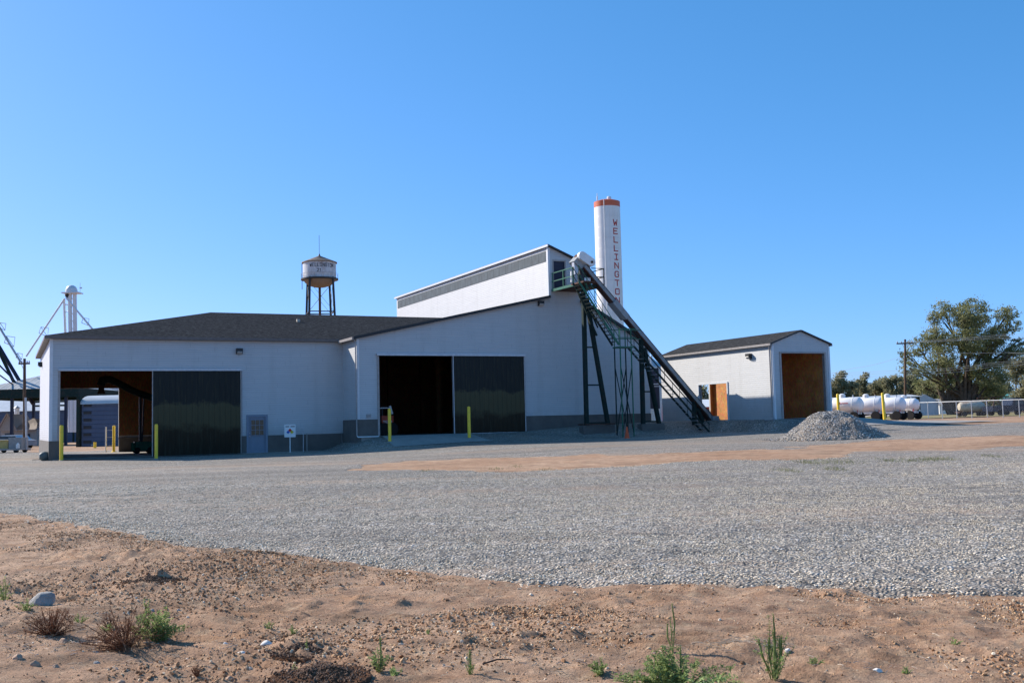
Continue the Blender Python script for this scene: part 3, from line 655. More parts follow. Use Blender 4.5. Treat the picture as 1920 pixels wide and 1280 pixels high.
# ------------------------------------------------------------------ conveyor, platform and stairs
VC = 56.2; off = (37, VC, 1.2)
cv = thing('inclined_conveyor', 'long inclined grey belt conveyor rising from the ground to the clerestory door', 'conveyor', W(*off), TH)
T0 = Vector((32.55, VC, 11.25)); T1 = Vector((41.9, VC, 1.5)); D = (T1-T0).normalized(); N = Vector((-D.z, 0, D.x)); N = N if N.z > 0 else -N
cb = MB(off)
cb.bar(T0+N*.02, T1+N*.02, .46, .23, up=N); cb.build('trough', m['conv'], cv)
MB(off).bar(T0+N*-.13, T1+N*-.13, .5, .07, up=N).build('lower_frame', m['rust'], cv)
MB(off).bar(T0+N*.15, T1+N*.15, .5, .035, up=N).build('cover', m['dark'], cv)
for k in range(1, 7): p = T0.lerp(T1, k/7); MB(off).bar(p-D*.025+N*.02, p+D*.025+N*.02, .56, .31, up=N).build('joint_flange', m['conv'], cv)
jn = MB(off); p = T0.lerp(T1, .27); jn.bar(p-D*.7+N*-.02, p+D*.7+N*-.04, .70, .36, up=N); jn.build('inspection_box', m['conv'], cv)
# head housing: rounded belt guard plus discharge box
hd = MB(off); c0 = Vector((32.62, VC-.35, 11.72)); a0 = Vector((.86, 0, -.5)).normalized(); b0 = Vector((.5, 0, .86))
pr = []
for k in range(9): t = PI/2+PI*k/8; pr.append(c0 - a0*.32 + a0*.27*math.cos(t) + b0*.27*math.sin(t))
for k in range(9): t = -PI/2+PI*k/8; pr.append(c0 + a0*.42 + a0*.27*math.cos(t) + b0*.27*math.sin(t))
hd.prism(pr, (0, .25, 0)); hd.build('belt_guard', m['white'], cv)
MB(off).tube([c0+a0*.42+Vector((0, -.05, 0)), c0+a0*.42+Vector((0, .5, 0))], .08, 10).tube([c0-a0*.3+Vector((0, .2, 0)), c0-a0*.3+Vector((0, .8, 0))], .2, 12).build('head_pulley', m['rust'], cv)
hb = MB(off); hb.prism([(31.85, VC-.1, 11.55), (32.3, VC-.1, 12.0), (32.95, VC-.1, 11.6), (33.0, VC-.1, 11.1), (32.35, VC-.1, 11.05)], (0, .7, 0)); hb.build('head_box', m['conv'], cv)
MB(off).prism([(31.9, VC, 11.5), (32.3, VC, 11.4), (32.12, VC, 10.75), (31.95, VC, 10.75)], (0, .3, 0)).build('discharge_chute', m['galv'], cv)
MB(off).tube([(32.5, VC+.1, 10.85), (33.1, VC+.1, 10.85)], .2, 12).box((32.4, VC-.1, 10.5), (33.2, VC+.4, 10.65)).box((32.35, VC-.15, 10.12), (32.5, VC+.4, 11.1)).build('motor', m['dark'], cv)
MB(off).tube([(32.05, VC+.5, 11.0), (32.05, VC+.5, 10.3)], .14, 12).build('drum', m['white'], cv); MB(off).box((32.55, VC-.1, 10.2), (33.0, VC+.3, 10.55)).build('control_box', m['white'], cv)
def aframe(u_v, zt_v, u_b, zb, zt_l):
    MB(off).bar((u_v, VC, zb), (u_v+.05, VC, zt_v), .22, .24).build('support_leg', m['dgreen'], cv)
    MB(off).bar((u_b, VC, zb), (u_v+.25, VC, zt_l), .22, .24).build('support_leg', m['dgreen'], cv)
    br = MB(off); h = zb+.1
    for k in range(4 if zt_v > 8 else 3):
        z_ = zb+.15+k*(2.35 if zt_v > 8 else 1.9)
        if z_ > zt_l-.5: break
        f_ = (z_-zb)/(zt_l-zb); MB(off).bar((u_v, VC, z_), (u_b+(u_v+.25-u_b)*f_, VC, z_), .08, .09).build('cross_brace', m['dgreen'], cv)
aframe(32.46, 10.1, 34.0, 1.35, 9.3); aframe(36.6, 6.75, 37.8, 1.35, 6.2); aframe(40.55, 2.75, 41.3, 1.2, 2.3)
MB(off).box((32.1, VC-.25, .3), (34.35, VC+.3, 1.36)).build('footing', m['skirt'], cv); MB(off).box((36.35, VC-.25, .3), (38.05, VC+.3, 1.36)).build('footing', m['skirt'], cv)
MB(off).bar((31.75, VC-.3, 10.0), (33.2, VC-.3, 6.9), .1, .1).bar((32.5, VC-.3, 9.0), (33.3, VC-.3, 7.4), .07, .07).build('knee_brace', m['dgreen'], cv)
MB(off).box((41.75, VC-.4, 1.2), (42.25, VC+.4, 1.75)).build('tail_box', m['conv'], cv)
MB(off).bar((32.1, VC-.5, 1.42), (34.2, VC-.5, 1.42), .12, .08).bar((32.1, VC+.4, 1.42), (34.2, VC+.4, 1.42), .12, .08).build('foot_rail', m['rust'], cv)

off = (34, 55, 1.0)
st = thing('stair_tower', 'green steel stairs and landing climbing below the conveyor to a railed platform', 'stairs', W(*off), TH)
zp = 10.12
MB(off).box((31.85, 56.15, zp-.10), (34.0, 59.02, zp)).box((31.6, 54.6, zp-.1), (32.5, 56.15, zp)).build('platform', m['rust'], st)
rl = MB(off)
rl.bar((31.82, 59.0, zp-.05), (31.82, 56.15, zp-.05), .08, .16)
for h in (1.05, .52): rl.bar((31.82, 59.0, zp+h), (31.82, 56.15, zp+h), .05, .06)
for v_ in (58.9, 57.5, 56.2): rl.bar((31.82, v_, zp), (31.82, v_, zp+1.08), .055, .055)
rl.build('railing', m['green'], st)
rl = MB(off); rl.bar((31.85, 56.15, zp-.05), (34.0, 56.15, zp-.05), .08, .16)
for h in (1.05, .52): rl.bar((33.1, 56.15, zp+h), (34.0, 56.15, zp+h), .04, .05); rl.bar((34.0, 56.15, zp+h), (34.0, 59.0, zp+h), .04, .05)
for v_ in (56.15, 57.5, 58.9): rl.bar((34.0, v_, zp), (34.0, v_, zp+1.08), .05, .05)
rl.build('railing', m['dgreen'], st)
def flight(a, b, va, vb, mat, n_, name):
    """stringers, treads and handrails from a (U,z) down to b (U,z)"""
    for v_ in (va, vb): MB(off).bar((a[0], v_, a[1]), (b[0], v_, b[1]), .05, .12).build('stringer', m[mat if v_ == va else 'dgreen'], st)
    t_ = MB(off)
    for k in range(1, n_): f_ = k/n_; uu = a[0]+(b[0]-a[0])*f_; z_ = a[1]+(b[1]-a[1])*f_; t_.box((uu-.10, va+.03, z_-.012), (uu+.10, vb-.03, z_+.012))
    t_.build('tread', m['galv' if mat == 'dgreen' else 'dgreen'], st)
    for v_ in (va, vb):
        h_ = MB(off); dl_ = 1.0
        for hh in (1.0, .5): h_.tube([(a[0], v_, a[1]+hh), (b[0], v_, b[1]+hh)], .022, 6)
        for k in range(0, 6): f_ = k/5; uu = a[0]+(b[0]-a[0])*f_; z_ = a[1]+(b[1]-a[1])*f_; h_.tube([(uu, v_, z_), (uu, v_, z_+1.0)], .02, 6)
        h_.build('handrail', m[mat if v_ == va else 'dgreen'], st)
va, vb = 54.7, 55.45
flight((31.35, zp-.05), (34.05, 6.25), va, vb, 'green', 18, 'upper'); flight((35.15, 6.15), (40.6, .75), va, vb, 'dgreen', 22, 'lower')
MB(off).box((34.05, va-.02, 6.08), (35.2, vb+.02, 6.16)).build('landing', m['green'], st)
for u_ in (34.15, 34.95):
    for v_ in (va+.03, vb-.05):
        MB(off).bar((u_, v_, .3), (u_, v_, 6.08), .06, .06).build('tower_leg', m['dgreen' if v_ > va+.1 else 'green'], st)
        MB(off).bar((u_, v_, 6.16), (u_, v_, 7.25), .05, .05).build('rail_post', m['green'], st)
br = MB(off)
for v_ in (va+.03, vb-.05):
    br.bar((34.15, v_, 4.9), (34.95, v_, .8), .04, .05); br.bar((34.95, v_, 4.9), (34.15, v_, .8), .04, .05)
br.build('cross_brace', m['dgreen'], st)
rl = MB(off)
for h in (7.25, 6.7): rl.bar((34.02, va-.05, h), (35.25, va-.05, h), .05, .05); rl.bar((34.02, vb+.05, h), (36.2, vb+.05, h), .05, .05)
rl.build('landing_rail', m['green'], st)

# ------------------------------------------------------------------ bollards
MM = m
def bollard(px, py, top, label, wpx=9):
    g = GP(px, py); sc_ = g[1]/FPX; H = (py-top)*sc_*1.0; r = max(.085, wpx*sc_*.5)
    o = thing('bollard', label, 'bollard', (g[0], g[1], g[2]-.05), 0, 'yellow bollards guarding the doors')
    MB().lathe([(r, 0), (r, H-.02), (r*.8, H+.03), (0, H+.05)], n=20).build('pipe', m['yellow'], o, True)
    MB().lathe([(r*1.9, 0), (r*1.9, .05), (r*1.2, .09), (r*1.05, .1)], n=20).build('footing', m['slab'], o, True)
    return o
bollard(115, 864, 797, 'leftmost yellow bollard, beside the low warehouse corner', 7)
bollard(293, 861, 795, 'yellow bollard in front of the low warehouse sliding door edge', 6)
bollard(731, 829, 766, 'yellow bollard before the open black doorway of the tall warehouse', 6)
bollard(880, 822, 762, 'yellow bollard in front of the tall warehouse closed door leaf', 6)
def bollard_uv(U, V, H, label, lean=0, mat='yellow'):
    p = W(U, V); z = float(terrain(p.x, p.y))
    o = thing('bollard', label, 'bollard', (p.x, p.y, z-.03), 0, 'yellow bollards guarding the doors'); o.rotation_euler = (0, lean, 0)
    MB().lathe([(.1, 0), (.1, H), (.08, H+.04), (0, H+.06)], n=20).build('pipe', m[mat], o, True)
    MB().lathe([(.28, 0), (.26, .06), (.12, .14), (.1, .15)], n=20).build('footing', m['yellow'], o, True)
q_ = AT(1573, 790, 75.5); bollard_uv(*toUV(q_.x, q_.y), 2.0, 'yellow bollard half hidden behind the gravel pile')
q_ = AT(1659, 792, 73.5); bollard_uv(*toUV(q_.x, q_.y), 2.0, 'rightmost yellow bollard, leaning slightly, in front of the white tanks', -.03)
bollard_uv(7.15, 79.5, 1.9, 'yellow bollard behind the low warehouse, seen through its open door')
# ------------------------------------------------------------------ cone
g = GP(1176, 822); o = thing('traffic_cone', 'orange traffic cone at the foot of the green stair tower', 'cone', g)
MB().box((-.2, -.2, -.01), (.2, .2, .03)).build('base', m['orange'], o); MB().lathe([(.15, .03), (.035, .72), (0, .73)], n=20).build('body', m['orange'], o, True)

# ------------------------------------------------------------------ stroke lettering
GLY = {'W': [[(0, 1), (.22, 0), (.5, .62), (.78, 0), (1, 1)]], 'E': [[(1, 1), (0, 1), (0, 0), (1, 0)], [(0, .52), (.8, .52)]], 'L': [[(0, 1), (0, 0), (1, 0)]],
       'I': [[(.1, 1), (.9, 1)], [(.5, 1), (.5, 0)], [(.1, 0), (.9, 0)]], 'N': [[(0, 0), (0, 1), (1, 0), (1, 1)]], 'G': [[(1, .82), (.8, 1), (.2, 1), (0, .8), (0, .2), (.2, 0), (.8, 0), (1, .2), (1, .5), (.6, .5)]],
       'T': [[(0, 1), (1, 1)], [(.5, 1), (.5, 0)]], 'O': [[(.12, 0), (0, .12), (0, .88), (.12, 1), (.88, 1), (1, .88), (1, .12), (.88, 0), (.12, 0)]],
       '2': [[(0, .8), (.2, 1), (.8, 1), (1, .8), (1, .6), (0, 0), (1, 0)]], '1': [[(.2, .8), (.5, 1), (.5, 0)]]}
def glyph(mb, ch, f, w_, h_, t_):
    """f maps (x, y) on the lettered surface to a point; a stroke is a thin raised strip"""
    for st_ in GLY[ch]:
        for (x0, y0), (x1, y1) in zip(st_[:-1], st_[1:]):
            a = np.array([x0*w_, y0*h_]); b = np.array([x1*w_, y1*h_]); d = b-a; L = np.hypot(*d); d = d/L; nn = np.array([-d[1], d[0]])*t_/2; a = a-d*t_/2; b = b+d*t_/2
            K = max(1, int(L/.15)); vs = []
            for i in range(K+1):
                c = a+(b-a)*i/K
                for s2 in (-1, 1):
                    for lay in (0, 1): vs.append(f(*(c+nn*s2), lay))
            fs = []
            for i in range(K):
                q = 4*i; fs += [(q+1, q+5, q+7, q+3), (q, q+1, q+5, q+4), (q+2, q+3, q+7, q+6)]
            fs += [(0, 1, 3, 2), (4*K, 4*K+1, 4*K+3, 4*K+2)]; mb.add(vs, fs)

# ------------------------------------------------------------------ standpipe with vertical WELLINGTON
DS = 235.0; s1 = DS/FPX; pc = AT(1150, 770, DS); R_ = 24.6*s1
top = AT(1141, 378, DS).z; o = thing('standpipe', 'tall slim white water standpipe with orange top band and red vertical lettering', 'water tower', (AT(1145, 580, DS).x-.1, DS, 1.0))
yb = top-12*s1-1.0; H = top-1.0
MB().lathe([(R_, 0), (R_, yb)], n=64).build('shell', m['standpipe'], o, True)
MB().lathe([(R_+.01, yb), (R_+.01, H-.15), (R_*.6, H+.25), (0, H+.4)], n=64).build('top_band', m['cap'], o, True)
MB().tube([(-R_*.32, -R_*.97, 1), (-R_*.32, -R_*.97, H)], .09, 8).build('ladder_rail', m['white'], o)
MB().lathe([(.5, H), (.5, H+.9), (.35, H+1.1)], (.5, -.4, 0), 12).build('vent', m['white'], o); MB().tube([(-R_*.75, -.4, H), (-R_*.75, -.4, H+1.9)], .06, 6).tube([(-R_*.75, -.4, H+.3), (-R_*.75, -.4, H+1.2)], .14, 6).build('antenna', m['white'], o)
lt = MB(); zc0 = AT(1156, 421, DS).z; zc1 = AT(1163, 565, DS).z
for i, ch in enumerate('WELLINGTON'):
    zc = zc0+(zc1-zc0)*i/9-1.0; w_, h_ = 1.0, 1.22
    def f(x, y, lay, zc=zc): a = math.radians(-90+31)+(x-.5)/R_; rr = R_-.02+.05*lay; return (rr*math.cos(a), rr*math.sin(a), zc-h_/2+y)
    glyph(lt, ch, f, w_, h_, .22)
lt.build('lettering', m['letters'], o)

# ------------------------------------------------------------------ old water tower
DW = 240.0; s1 = DW/FPX; c = AT(599, 500, DW); z = lambda py: AT(599, py, DW).z
o = thing('water_tower', 'old rust-streaked silver water tower on legs beyond the warehouse roof', 'water tower', (c.x, DW, 1.0))
tn = NT('tank_silver'); n1 = tn.noise(.5, tn.mapping((1, 1, .35)), 7, .7)
tn.col(tn.mix(tn.ramp(n1, [(.52, 0), (.7, .75)]), tn.ramp(tn.noise(1.3), [(.3, (.44, .46, .48)), (.7, (.60, .61, .62))]), (.20, .13, .09))); msil = tn.set(.5)
tn = NT('bowl_rust'); n1 = tn.noise(.4, detail=6, rough=.7); tn.col(tn.ramp(n1, [(.3, (.17, .14, .11)), (.5, (.19, .145, .105)), (.7, (.13, .065, .035))])); mbowl = tn.set(.7)
R_ = 31.0*s1; zb = z(524)-1; zt_ = z(493)-1
MB().lathe([(R_, zb), (R_, zt_)], n=48).build('tank_shell', msil, o, True)
MB().lathe([(0, zb-R_*.50), (R_*.35, zb-R_*.47), (R_*.68, zb-R_*.36), (R_*.88, zb-R_*.19), (R_, zb)], n=48).build('tank_bowl', mbowl, o, True)
MB().lathe([(R_*1.07, zt_-.1), (R_*1.07, zt_+.1), (.3, z(480)-1), (.15, z(478)-1), (0, z(477.5)-1)], n=48).build('tank_roof', mbowl, o, True)
MB().lathe([(R_*1.0, zb-.25), (R_*1.13, zb-.15), (R_*1.13, zb+.15), (R_*1.0, zb+.15)], n=48).build('balcony', m['dark'], o, True)
rl = MB(); rl.tube([(R_*1.12*math.cos(t*PI/16), R_*1.12*math.sin(t*PI/16), zb+1.2) for t in range(33)], .03, 5)
for t in range(16): rl.tube([(R_*1.12*math.cos(t*PI/8), R_*1.12*math.sin(t*PI/8), zb), (R_*1.12*math.cos(t*PI/8), R_*1.12*math.sin(t*PI/8), zb+1.2)], .03, 5)
rl.build('balcony_rail', m['gutter'], o)
MB().lathe([(.25, z(480)-1), (.12, z(476)-1)], n=12).tube([(0, 0, z(478)-1), (0, 0, z(441)-1)], .05, 5).build('mast', m['dark'], o)
MB().tube([(-R_*1.07, 0, zt_+.2), (-R_*1.07, 0, zb-2.2)], .07, 6).build('ladder', m['dark'], o)
MB().tube([(0, 0, 0), (0, 0, zb-R_*.45)], R_*.075, 16).build('riser_pipe', m['rust'], o, True)
zl_ = zb
for a in (-67, 5+18, 113, 203):
    pass
for i, (tx, bx, dy) in enumerate(((-.84, -.99, .55), (-.42, -.46, -.9), (.44, .54, .9), (.90, 1.02, -.5))):
    MB().bar((tx*R_, dy*R_, zb+.3), (bx*R_*1.25, dy*R_*1.35, 0), .45, .38).build('leg', m['dark'], o)
def legp(i, zz):
    tx, bx, dy = ((-.84, -.99, .55), (-.42, -.50, -.9), (.86, 1.02, -.5), (.44, .56, .9))[i]; f_ = 1-zz/(zb+.3); return (tx*R_*(1-f_)+bx*R_*1.25*f_, dy*R_*(1-f_)+dy*R_*1.35*f_, zz)
br = MB()
for zz in (z(586)-1, z(586)-13):
    for i in range(4): MB().bar(legp(i, zz), legp((i+1) % 4, zz), .22, .22).build('strut', m['dark'], o)
for i in range(4):
    a_, b_ = legp(i, z(586)-1), legp((i+1) % 4, zb-1); MB().tube([a_, b_], .035, 5).build('tie_rod', m['dark'], o); MB().tube([legp((i+1) % 4, z(586)-1), legp(i, zb-1)], .035, 5).build('tie_rod', m['dark'], o)
lt = MB(); hh = .78; aw = .62
def ftw(x, y, lay, x0, zc): a = math.radians(-90)+(x0+x)/R_; rr = R_-.02+.05*lay; return (rr*math.cos(a), rr*math.sin(a), zc+y)
zc = z(503.5)-1
for i, ch in enumerate('WELLINGTON'):
    x0 = -1.55+i*.60; glyph(lt, ch, lambda x, y, lay, x0=x0: ftw(x, y, lay, x0, zc), .38, .74, .10)
for i, ch in enumerate('21'): x0 = .15+i*.6; glyph(lt, ch, lambda x, y, lay, x0=x0: ftw(x, y, lay, x0, z(513)-1), .36, .66, .10)
lt.build('lettering', m['dark'], o)
# ------------------------------------------------------------------ gravel pile
PC = GP(1553, 826); PC[1] += 1.6; PC[0] *= PC[1]/(PC[1]-1.6)
pz = float(terrain(PC[0], PC[1])); po = thing('gravel_pile', 'tall pile of loose grey gravel standing in the yard', 'gravel pile', (PC[0], PC[1], pz))
def pile_h(x, y):
    # x to the right, y away
    a = np.arctan2(y, x); r = np.hypot(x, y)
    R_ = 2.4+.22*np.cos(a)+.2*np.cos(2*a)+.12*np.sin(3*a+1)+fbm(x*1.0, y*1.0, 1.1, 3, 8)*.35
    t = np.clip(1-r/R_, 0, 1); h = 1.62*(t**1.0)*(1-.22*np.exp(-(r/.4)**2))
    h += .33*np.exp(-((x-.75)**2+(y+1.35)**2)/.16)*np.clip(t*6, 0, 1)
    return h + fbm(x, y, .5, 3, 12)*.10*np.clip(t*5, 0, 1)
gx = np.linspace(-3, 3.4, 120); gyv = np.linspace(-2.9, 2.9, 110); PX, PY = np.meshgrid(gx, gyv); PH = pile_h(PX, PY)
idx = np.arange(PX.size).reshape(PX.shape); q = np.stack([idx[:-1, :-1], idx[:-1, 1:], idx[1:, 1:], idx[1:, :-1]], -1).reshape(-1, 4)
PZ = np.where(PH > .003, PH+.03, -.12)
pm = np_mesh('heap', np.stack([PX.ravel(), PY.ravel(), PZ.ravel()], 1), q, m['gravel'], po, True)
n = 16000; ax_ = rng.uniform(-3, 3.4, n); ay_ = rng.uniform(-2.9, 2.9, n); hh = pile_h(ax_, ay_); kp = (hh > .01) | (rng.random(n) < .05); ax_, ay_, hh = ax_[kp], ay_[kp], hh[kp]
s = .016+.030*rng.random(len(ax_))**2
sm_p = stone_mat('pile_stone', [(0, (.07, .065, .06)), (.3, (.24, .22, .20)), (.6, (.44, .40, .355)), (.9, (.66, .60, .53)), (1, (.85, .79, .71))])
scatter('stones', np.stack([ax_, ay_, hh+.035], 1), s, sm_p, parent=po, seed=5)

# ------------------------------------------------------------------ foliage helpers
m['leaf'] = leaf_mat('elm_leaves', (.14, .155, .065), (.25, .255, .115), (.40, .375, .21), .5)
m['leaf2'] = leaf_mat('far_leaves', (.17, .175, .095), (.26, .25, .145), (.38, .34, .215), .5)
m['weed'] = leaf_mat('weed_leaves', (.20, .25, .09), (.34, .42, .16), (.52, .58, .32), .5)
m['drywood'] = leaf_mat('dry_stalks', (.15, .06, .03), (.25, .11, .055), (.40, .23, .13), .3)
m['olive'] = leaf_mat('olive_grass', (.13, .15, .06), (.22, .22, .10), (.36, .33, .18), .3)
m['straw'] = leaf_mat('dry_straw', (.42, .33, .24), (.55, .46, .36), (.68, .60, .50), .2)
def leaf_quads(P, size, squash=.7, up=None):
    """P (n,3) leaf centres -> quads with random orientation"""
    n = len(P); a = rng.normal(size=(n, 3)); a /= np.linalg.norm(a, axis=1)[:, None]
    b = rng.normal(size=(n, 3)); b -= a*(a*b).sum(1)[:, None]; b /= np.linalg.norm(b, axis=1)[:, None]
    s = (size*(.6+.8*rng.random(n)))[:, None]
    V = np.stack([P-a*s, P-b*s*squash*.6, P+a*s, P+b*s*squash*.6], 1).reshape(-1, 3)
    return V, np.arange(4*n).reshape(n, 4)
def tree(label, base, lobes, leaf, nleaf, size, trunks, name='tree', group=None, clump=.75, tr=.35):
    """lobes: (x, y, z, r) relative to the base; trunks: list of start offsets"""
    o = thing(name, label, 'tree', base, 0, group); P = []
    w_ = np.array([l[3]**2.3 for l in lobes]); w_ /= w_.sum(); tb = MB()
    for li, (x, y, z, r) in enumerate(lobes):
        nc = max(8, int(17*r*r)); c = rng.normal(size=(nc, 3)); c /= np.linalg.norm(c, axis=1)[:, None]
        c = c*(r*(.45+.55*rng.random(nc)**.6))[:, None]*np.array([1, 1, .82])+np.array([x, y, z])
        k = int(nleaf*w_[li]/nc)+1; cr = clump*(.5+rng.random(nc))*min(1.0, r/1.6)
        off_ = rng.normal(size=(nc, k, 3))*.55*np.array([1, 1, .7]); P.append((c[:, None, :]+off_*cr[:, None, None]).reshape(-1, 3))
        # limb to the lobe and twigs to some clumps
        s0 = trunks[li % len(trunks)]; top_ = Vector((x, y, z)); b0_ = Vector((s0[0], s0[1], 0)); j = Vector((s0[0]*1.6+x*.12, s0[1]*1.6+y*.12, z*.36)); mid = j.lerp(top_, .55)+Vector((random.uniform(-.3, .3), 0, random.uniform(0, .4)))
        tb.tube([b0_, j*.5+b0_*.5+Vector((random.uniform(-.1, .1), 0, 0)), j, mid, top_], [tr, tr*.85, tr*.66, tr*.4, tr*.16], 7)
        for i in range(min(nc, 9)):
            e_ = Vector(c[i]); p_ = mid.lerp(top_, random.random()); tb.tube([p_, p_.lerp(e_, .5)+Vector((0, 0, random.uniform(-.1, .25))), e_], [tr*.22, tr*.13, tr*.05], 5)
    tb.build('trunk', m['bark'], o, True)
    P = np.concatenate(P); V, q_ = leaf_quads(P, size); np_mesh('crown', V, q_, leaf, o)
    return o
YT = 150.0; kx = YT/FPX; tb_ = AT(1806, 776, YT); tz = float(terrain(tb_.x, tb_.y))
def lob(px, py, r, dy=0, Y=YT, b=None): p = AT(px, py, Y); b = b or tb_; return (p.x-b.x, dy, p.z-tz, r*Y/FPX)
L_ = [(1822, 588, 34, 0), (1843, 603, 24, 2), (1795, 600, 24, -2), (1768, 582, 20, 0), (1755, 598, 14, 1), (1748, 632, 23, -1), (1775, 640, 26, 2), (1722, 652, 20, 0), (1706, 668, 15, 1), (1700, 690, 15, -1), (1722, 698, 20, -2), (1750, 672, 24, -3),
      (1806, 640, 34, -2), (1835, 650, 32, 1), (1860, 632, 22, -1), (1886, 592, 20, 0), (1901, 610, 17, 1), (1884, 622, 20, 2), (1908, 640, 13, 0), (1866, 668, 28, 0), (1893, 662, 18, -2), (1800, 690, 30, 2), (1838, 700, 30, -2), (1868, 712, 26, 1), (1770, 712, 24, 0), (1846, 738, 26, 2), (1880, 735, 22, 3), (1915, 655, 12, 0), (1800, 735, 20, 4), (1745, 722, 18, 3)]
tree('huge spreading elm with several dark trunks behind the chain-link fence', (tb_.x, YT, tz), [lob(*l) for l in L_], m['leaf'], 50000, .145, [(-.5, 0), (.2, .3), (.6, -.2), (1.1, .2), (-1.1, .1), (0, -.4), (-1.9, 0)], clump=.62, tr=.36)
def far_tree(px, top_y, wpx, Y, label, n_, leaf='leaf2', group='trees along the far edge of the field'):
    b = AT(px, 774, Y); z0 = float(terrain(b.x, b.y)); h = AT(px, top_y, Y).z-z0; wm = wpx*Y/FPX/2; lb = []
    rr = random.Random(px)
    for i in range(9):
        a = rr.uniform(0, 2*PI); q_ = rr.uniform(.2, .75); zz = h*rr.uniform(.38, .82); lb.append((math.cos(a)*wm*q_, math.sin(a)*wm*q_, zz, wm*rr.uniform(.32, .5)))
    lb.append((rr.uniform(-.2, .2)*wm, 0, h-wm*.35, wm*.36)); lb.append((0, 0, h*.3, wm*.5)); lb.append((wm*.4, 0, h*.25, wm*.45)); lb.append((-wm*.4, 0, h*.25, wm*.45))
    tree(label, (b.x, b.y, z0), lb, m[leaf], n_, .28 if Y > 180 else .2, [(0, 0), (.4, .2), (-.4, .1)], group=group, clump=1.0, tr=.3)
far_tree(1583, 696, 52, 215, 'leftmost round-topped tree just beyond the shed, behind the white tanks', 7000)
far_tree(1622, 698, 34, 225, 'tall thin-crowned tree with sky gaps, second in the far tree line', 3200)
far_tree(1648, 710, 48, 230, 'low bushy green tree in the gap left of the utility pole', 6500)
far_tree(1680, 703, 48, 220, 'dull olive tree right behind the utility pole', 6500)
far_tree(1716, 700, 56, 225, 'dark tree behind the left edge of the huge elm', 7000)
far_tree(1760, 705, 60, 220, 'bushy tree showing under the left limbs of the huge elm', 7000)
far_tree(1820, 700, 70, 230, 'dark tree behind the trunks of the huge elm', 7000)
far_tree(1873, 705, 60, 215, 'dark tree behind the lower right of the huge elm', 7000)
far_tree(1926, 664, 70, 170, 'yellow-green tree cut by the right edge of the picture', 9000)
far_tree(1600, 712, 50, 235, 'low round green tree filling in behind the leftmost far tree', 6000)
far_tree(1633, 722, 44, 240, 'low bush-like tree between the thin tree and the bushy one', 5000)
far_tree(1664, 716, 46, 238, 'low tree just left of the utility pole, behind the bushy green one', 5500)
far_tree(1700, 712, 46, 236, 'low tree just right of the utility pole', 5500)
far_tree(1560, 728, 40, 238, 'lowest far tree, touching the small shed wall', 4000)
far_tree(1545, 715, 50, 240, 'tree mostly hidden behind the small shed', 3500)
far_tree(1322, 722, 60, 200, 'tree seen through the side opening of the small shed', 4000)

# ------------------------------------------------------------------ utility pole and lines
def pole(px, pb, pt, Y, label, arm=1.2, r=.15):
    b = AT(px, pb, Y); z0 = float(terrain(b.x, b.y)); t = AT(px, pt, Y); o = thing('utility_pole', label, 'utility pole', (b.x, Y, z0))
    H = t.z-z0; MB().tube([(0, 0, -.2), (t.x-b.x, 0, H)], [r, r*.75], 12).build('post', m['wood_pole'], o, True)
    if arm:
        MB().box((t.x-b.x-arm, -.06, H-.55), (t.x-b.x+arm*.9, .06, H-.40)).build('crossarm', m['wood_pole'], o)
        for k in (-.9, -.45, .45, .8): MB().lathe([(.05, H-.4), (.06, H-.3), (.03, H-.2), (0, H-.19)], (t.x-b.x+arm*k, 0, 0), 8).build('insulator', m['gutter'], o)
        MB().bar((t.x-b.x-arm*.5, -.08, H-.5), (t.x-b.x, -.08, H-1.1), .04, .04).build('brace', m['galv'], o)
    return o, Vector((t.x, Y, t.z))
po_, pt_ = pole(1697, 778, 636, 120, 'brown wooden utility pole with one crossarm in front of the trees', 1.0)
def line(label, pts, sag=.08, r=.016):
    pts = [Vector(p) for p in pts]; out = []
    for a, b in zip(pts[:-1], pts[1:]):
        for k in range(12): f_ = k/12; p = a.lerp(b, f_); p.z -= sag*4*f_*(1-f_); out.append(p)
    out.append(pts[-1]); b0_ = out[0]
    o = MB(b0_).tube(out, r, 4).build('power_line', m['wire']); o.location = b0_; tag(o, label, 'power line', 'power lines to the utility pole')
line('uppermost power line crossing the elm from the utility pole', [AT(1699, 640, 120), AT(1880, 627, 112), AT(1980, 622, 106)])
line('second power line just below the uppermost, crossing the elm', [AT(1697, 642, 120), AT(1875, 630, 112), AT(1980, 627, 106)])
line('third power line fanning out from the crossarm over the elm', [AT(1690, 642, 120), AT(1870, 634, 112), AT(1980, 631, 106)])
line('single power line crossing the middle of the elm', [AT(1699, 660, 120), AT(1890, 661, 112), AT(1990, 660, 106)], .1)
for i, (dy, w1) in enumerate(((0, 'upper'), (4, 'middle'), (9, 'lower'))):
    line('%s strand of the low line bundle below the elm limbs' % w1, [AT(1500, 702+dy, 150), AT(1697, 694+dy, 121), AT(1780, 690+dy, 118), AT(1860, 680+dy*.8, 114), AT(1990, 668+dy, 108)], .03)
line('faint power line running left from the pole over the shed', [AT(1690, 668, 120), AT(1600, 690, 135), AT(1480, 712, 160)], .2)

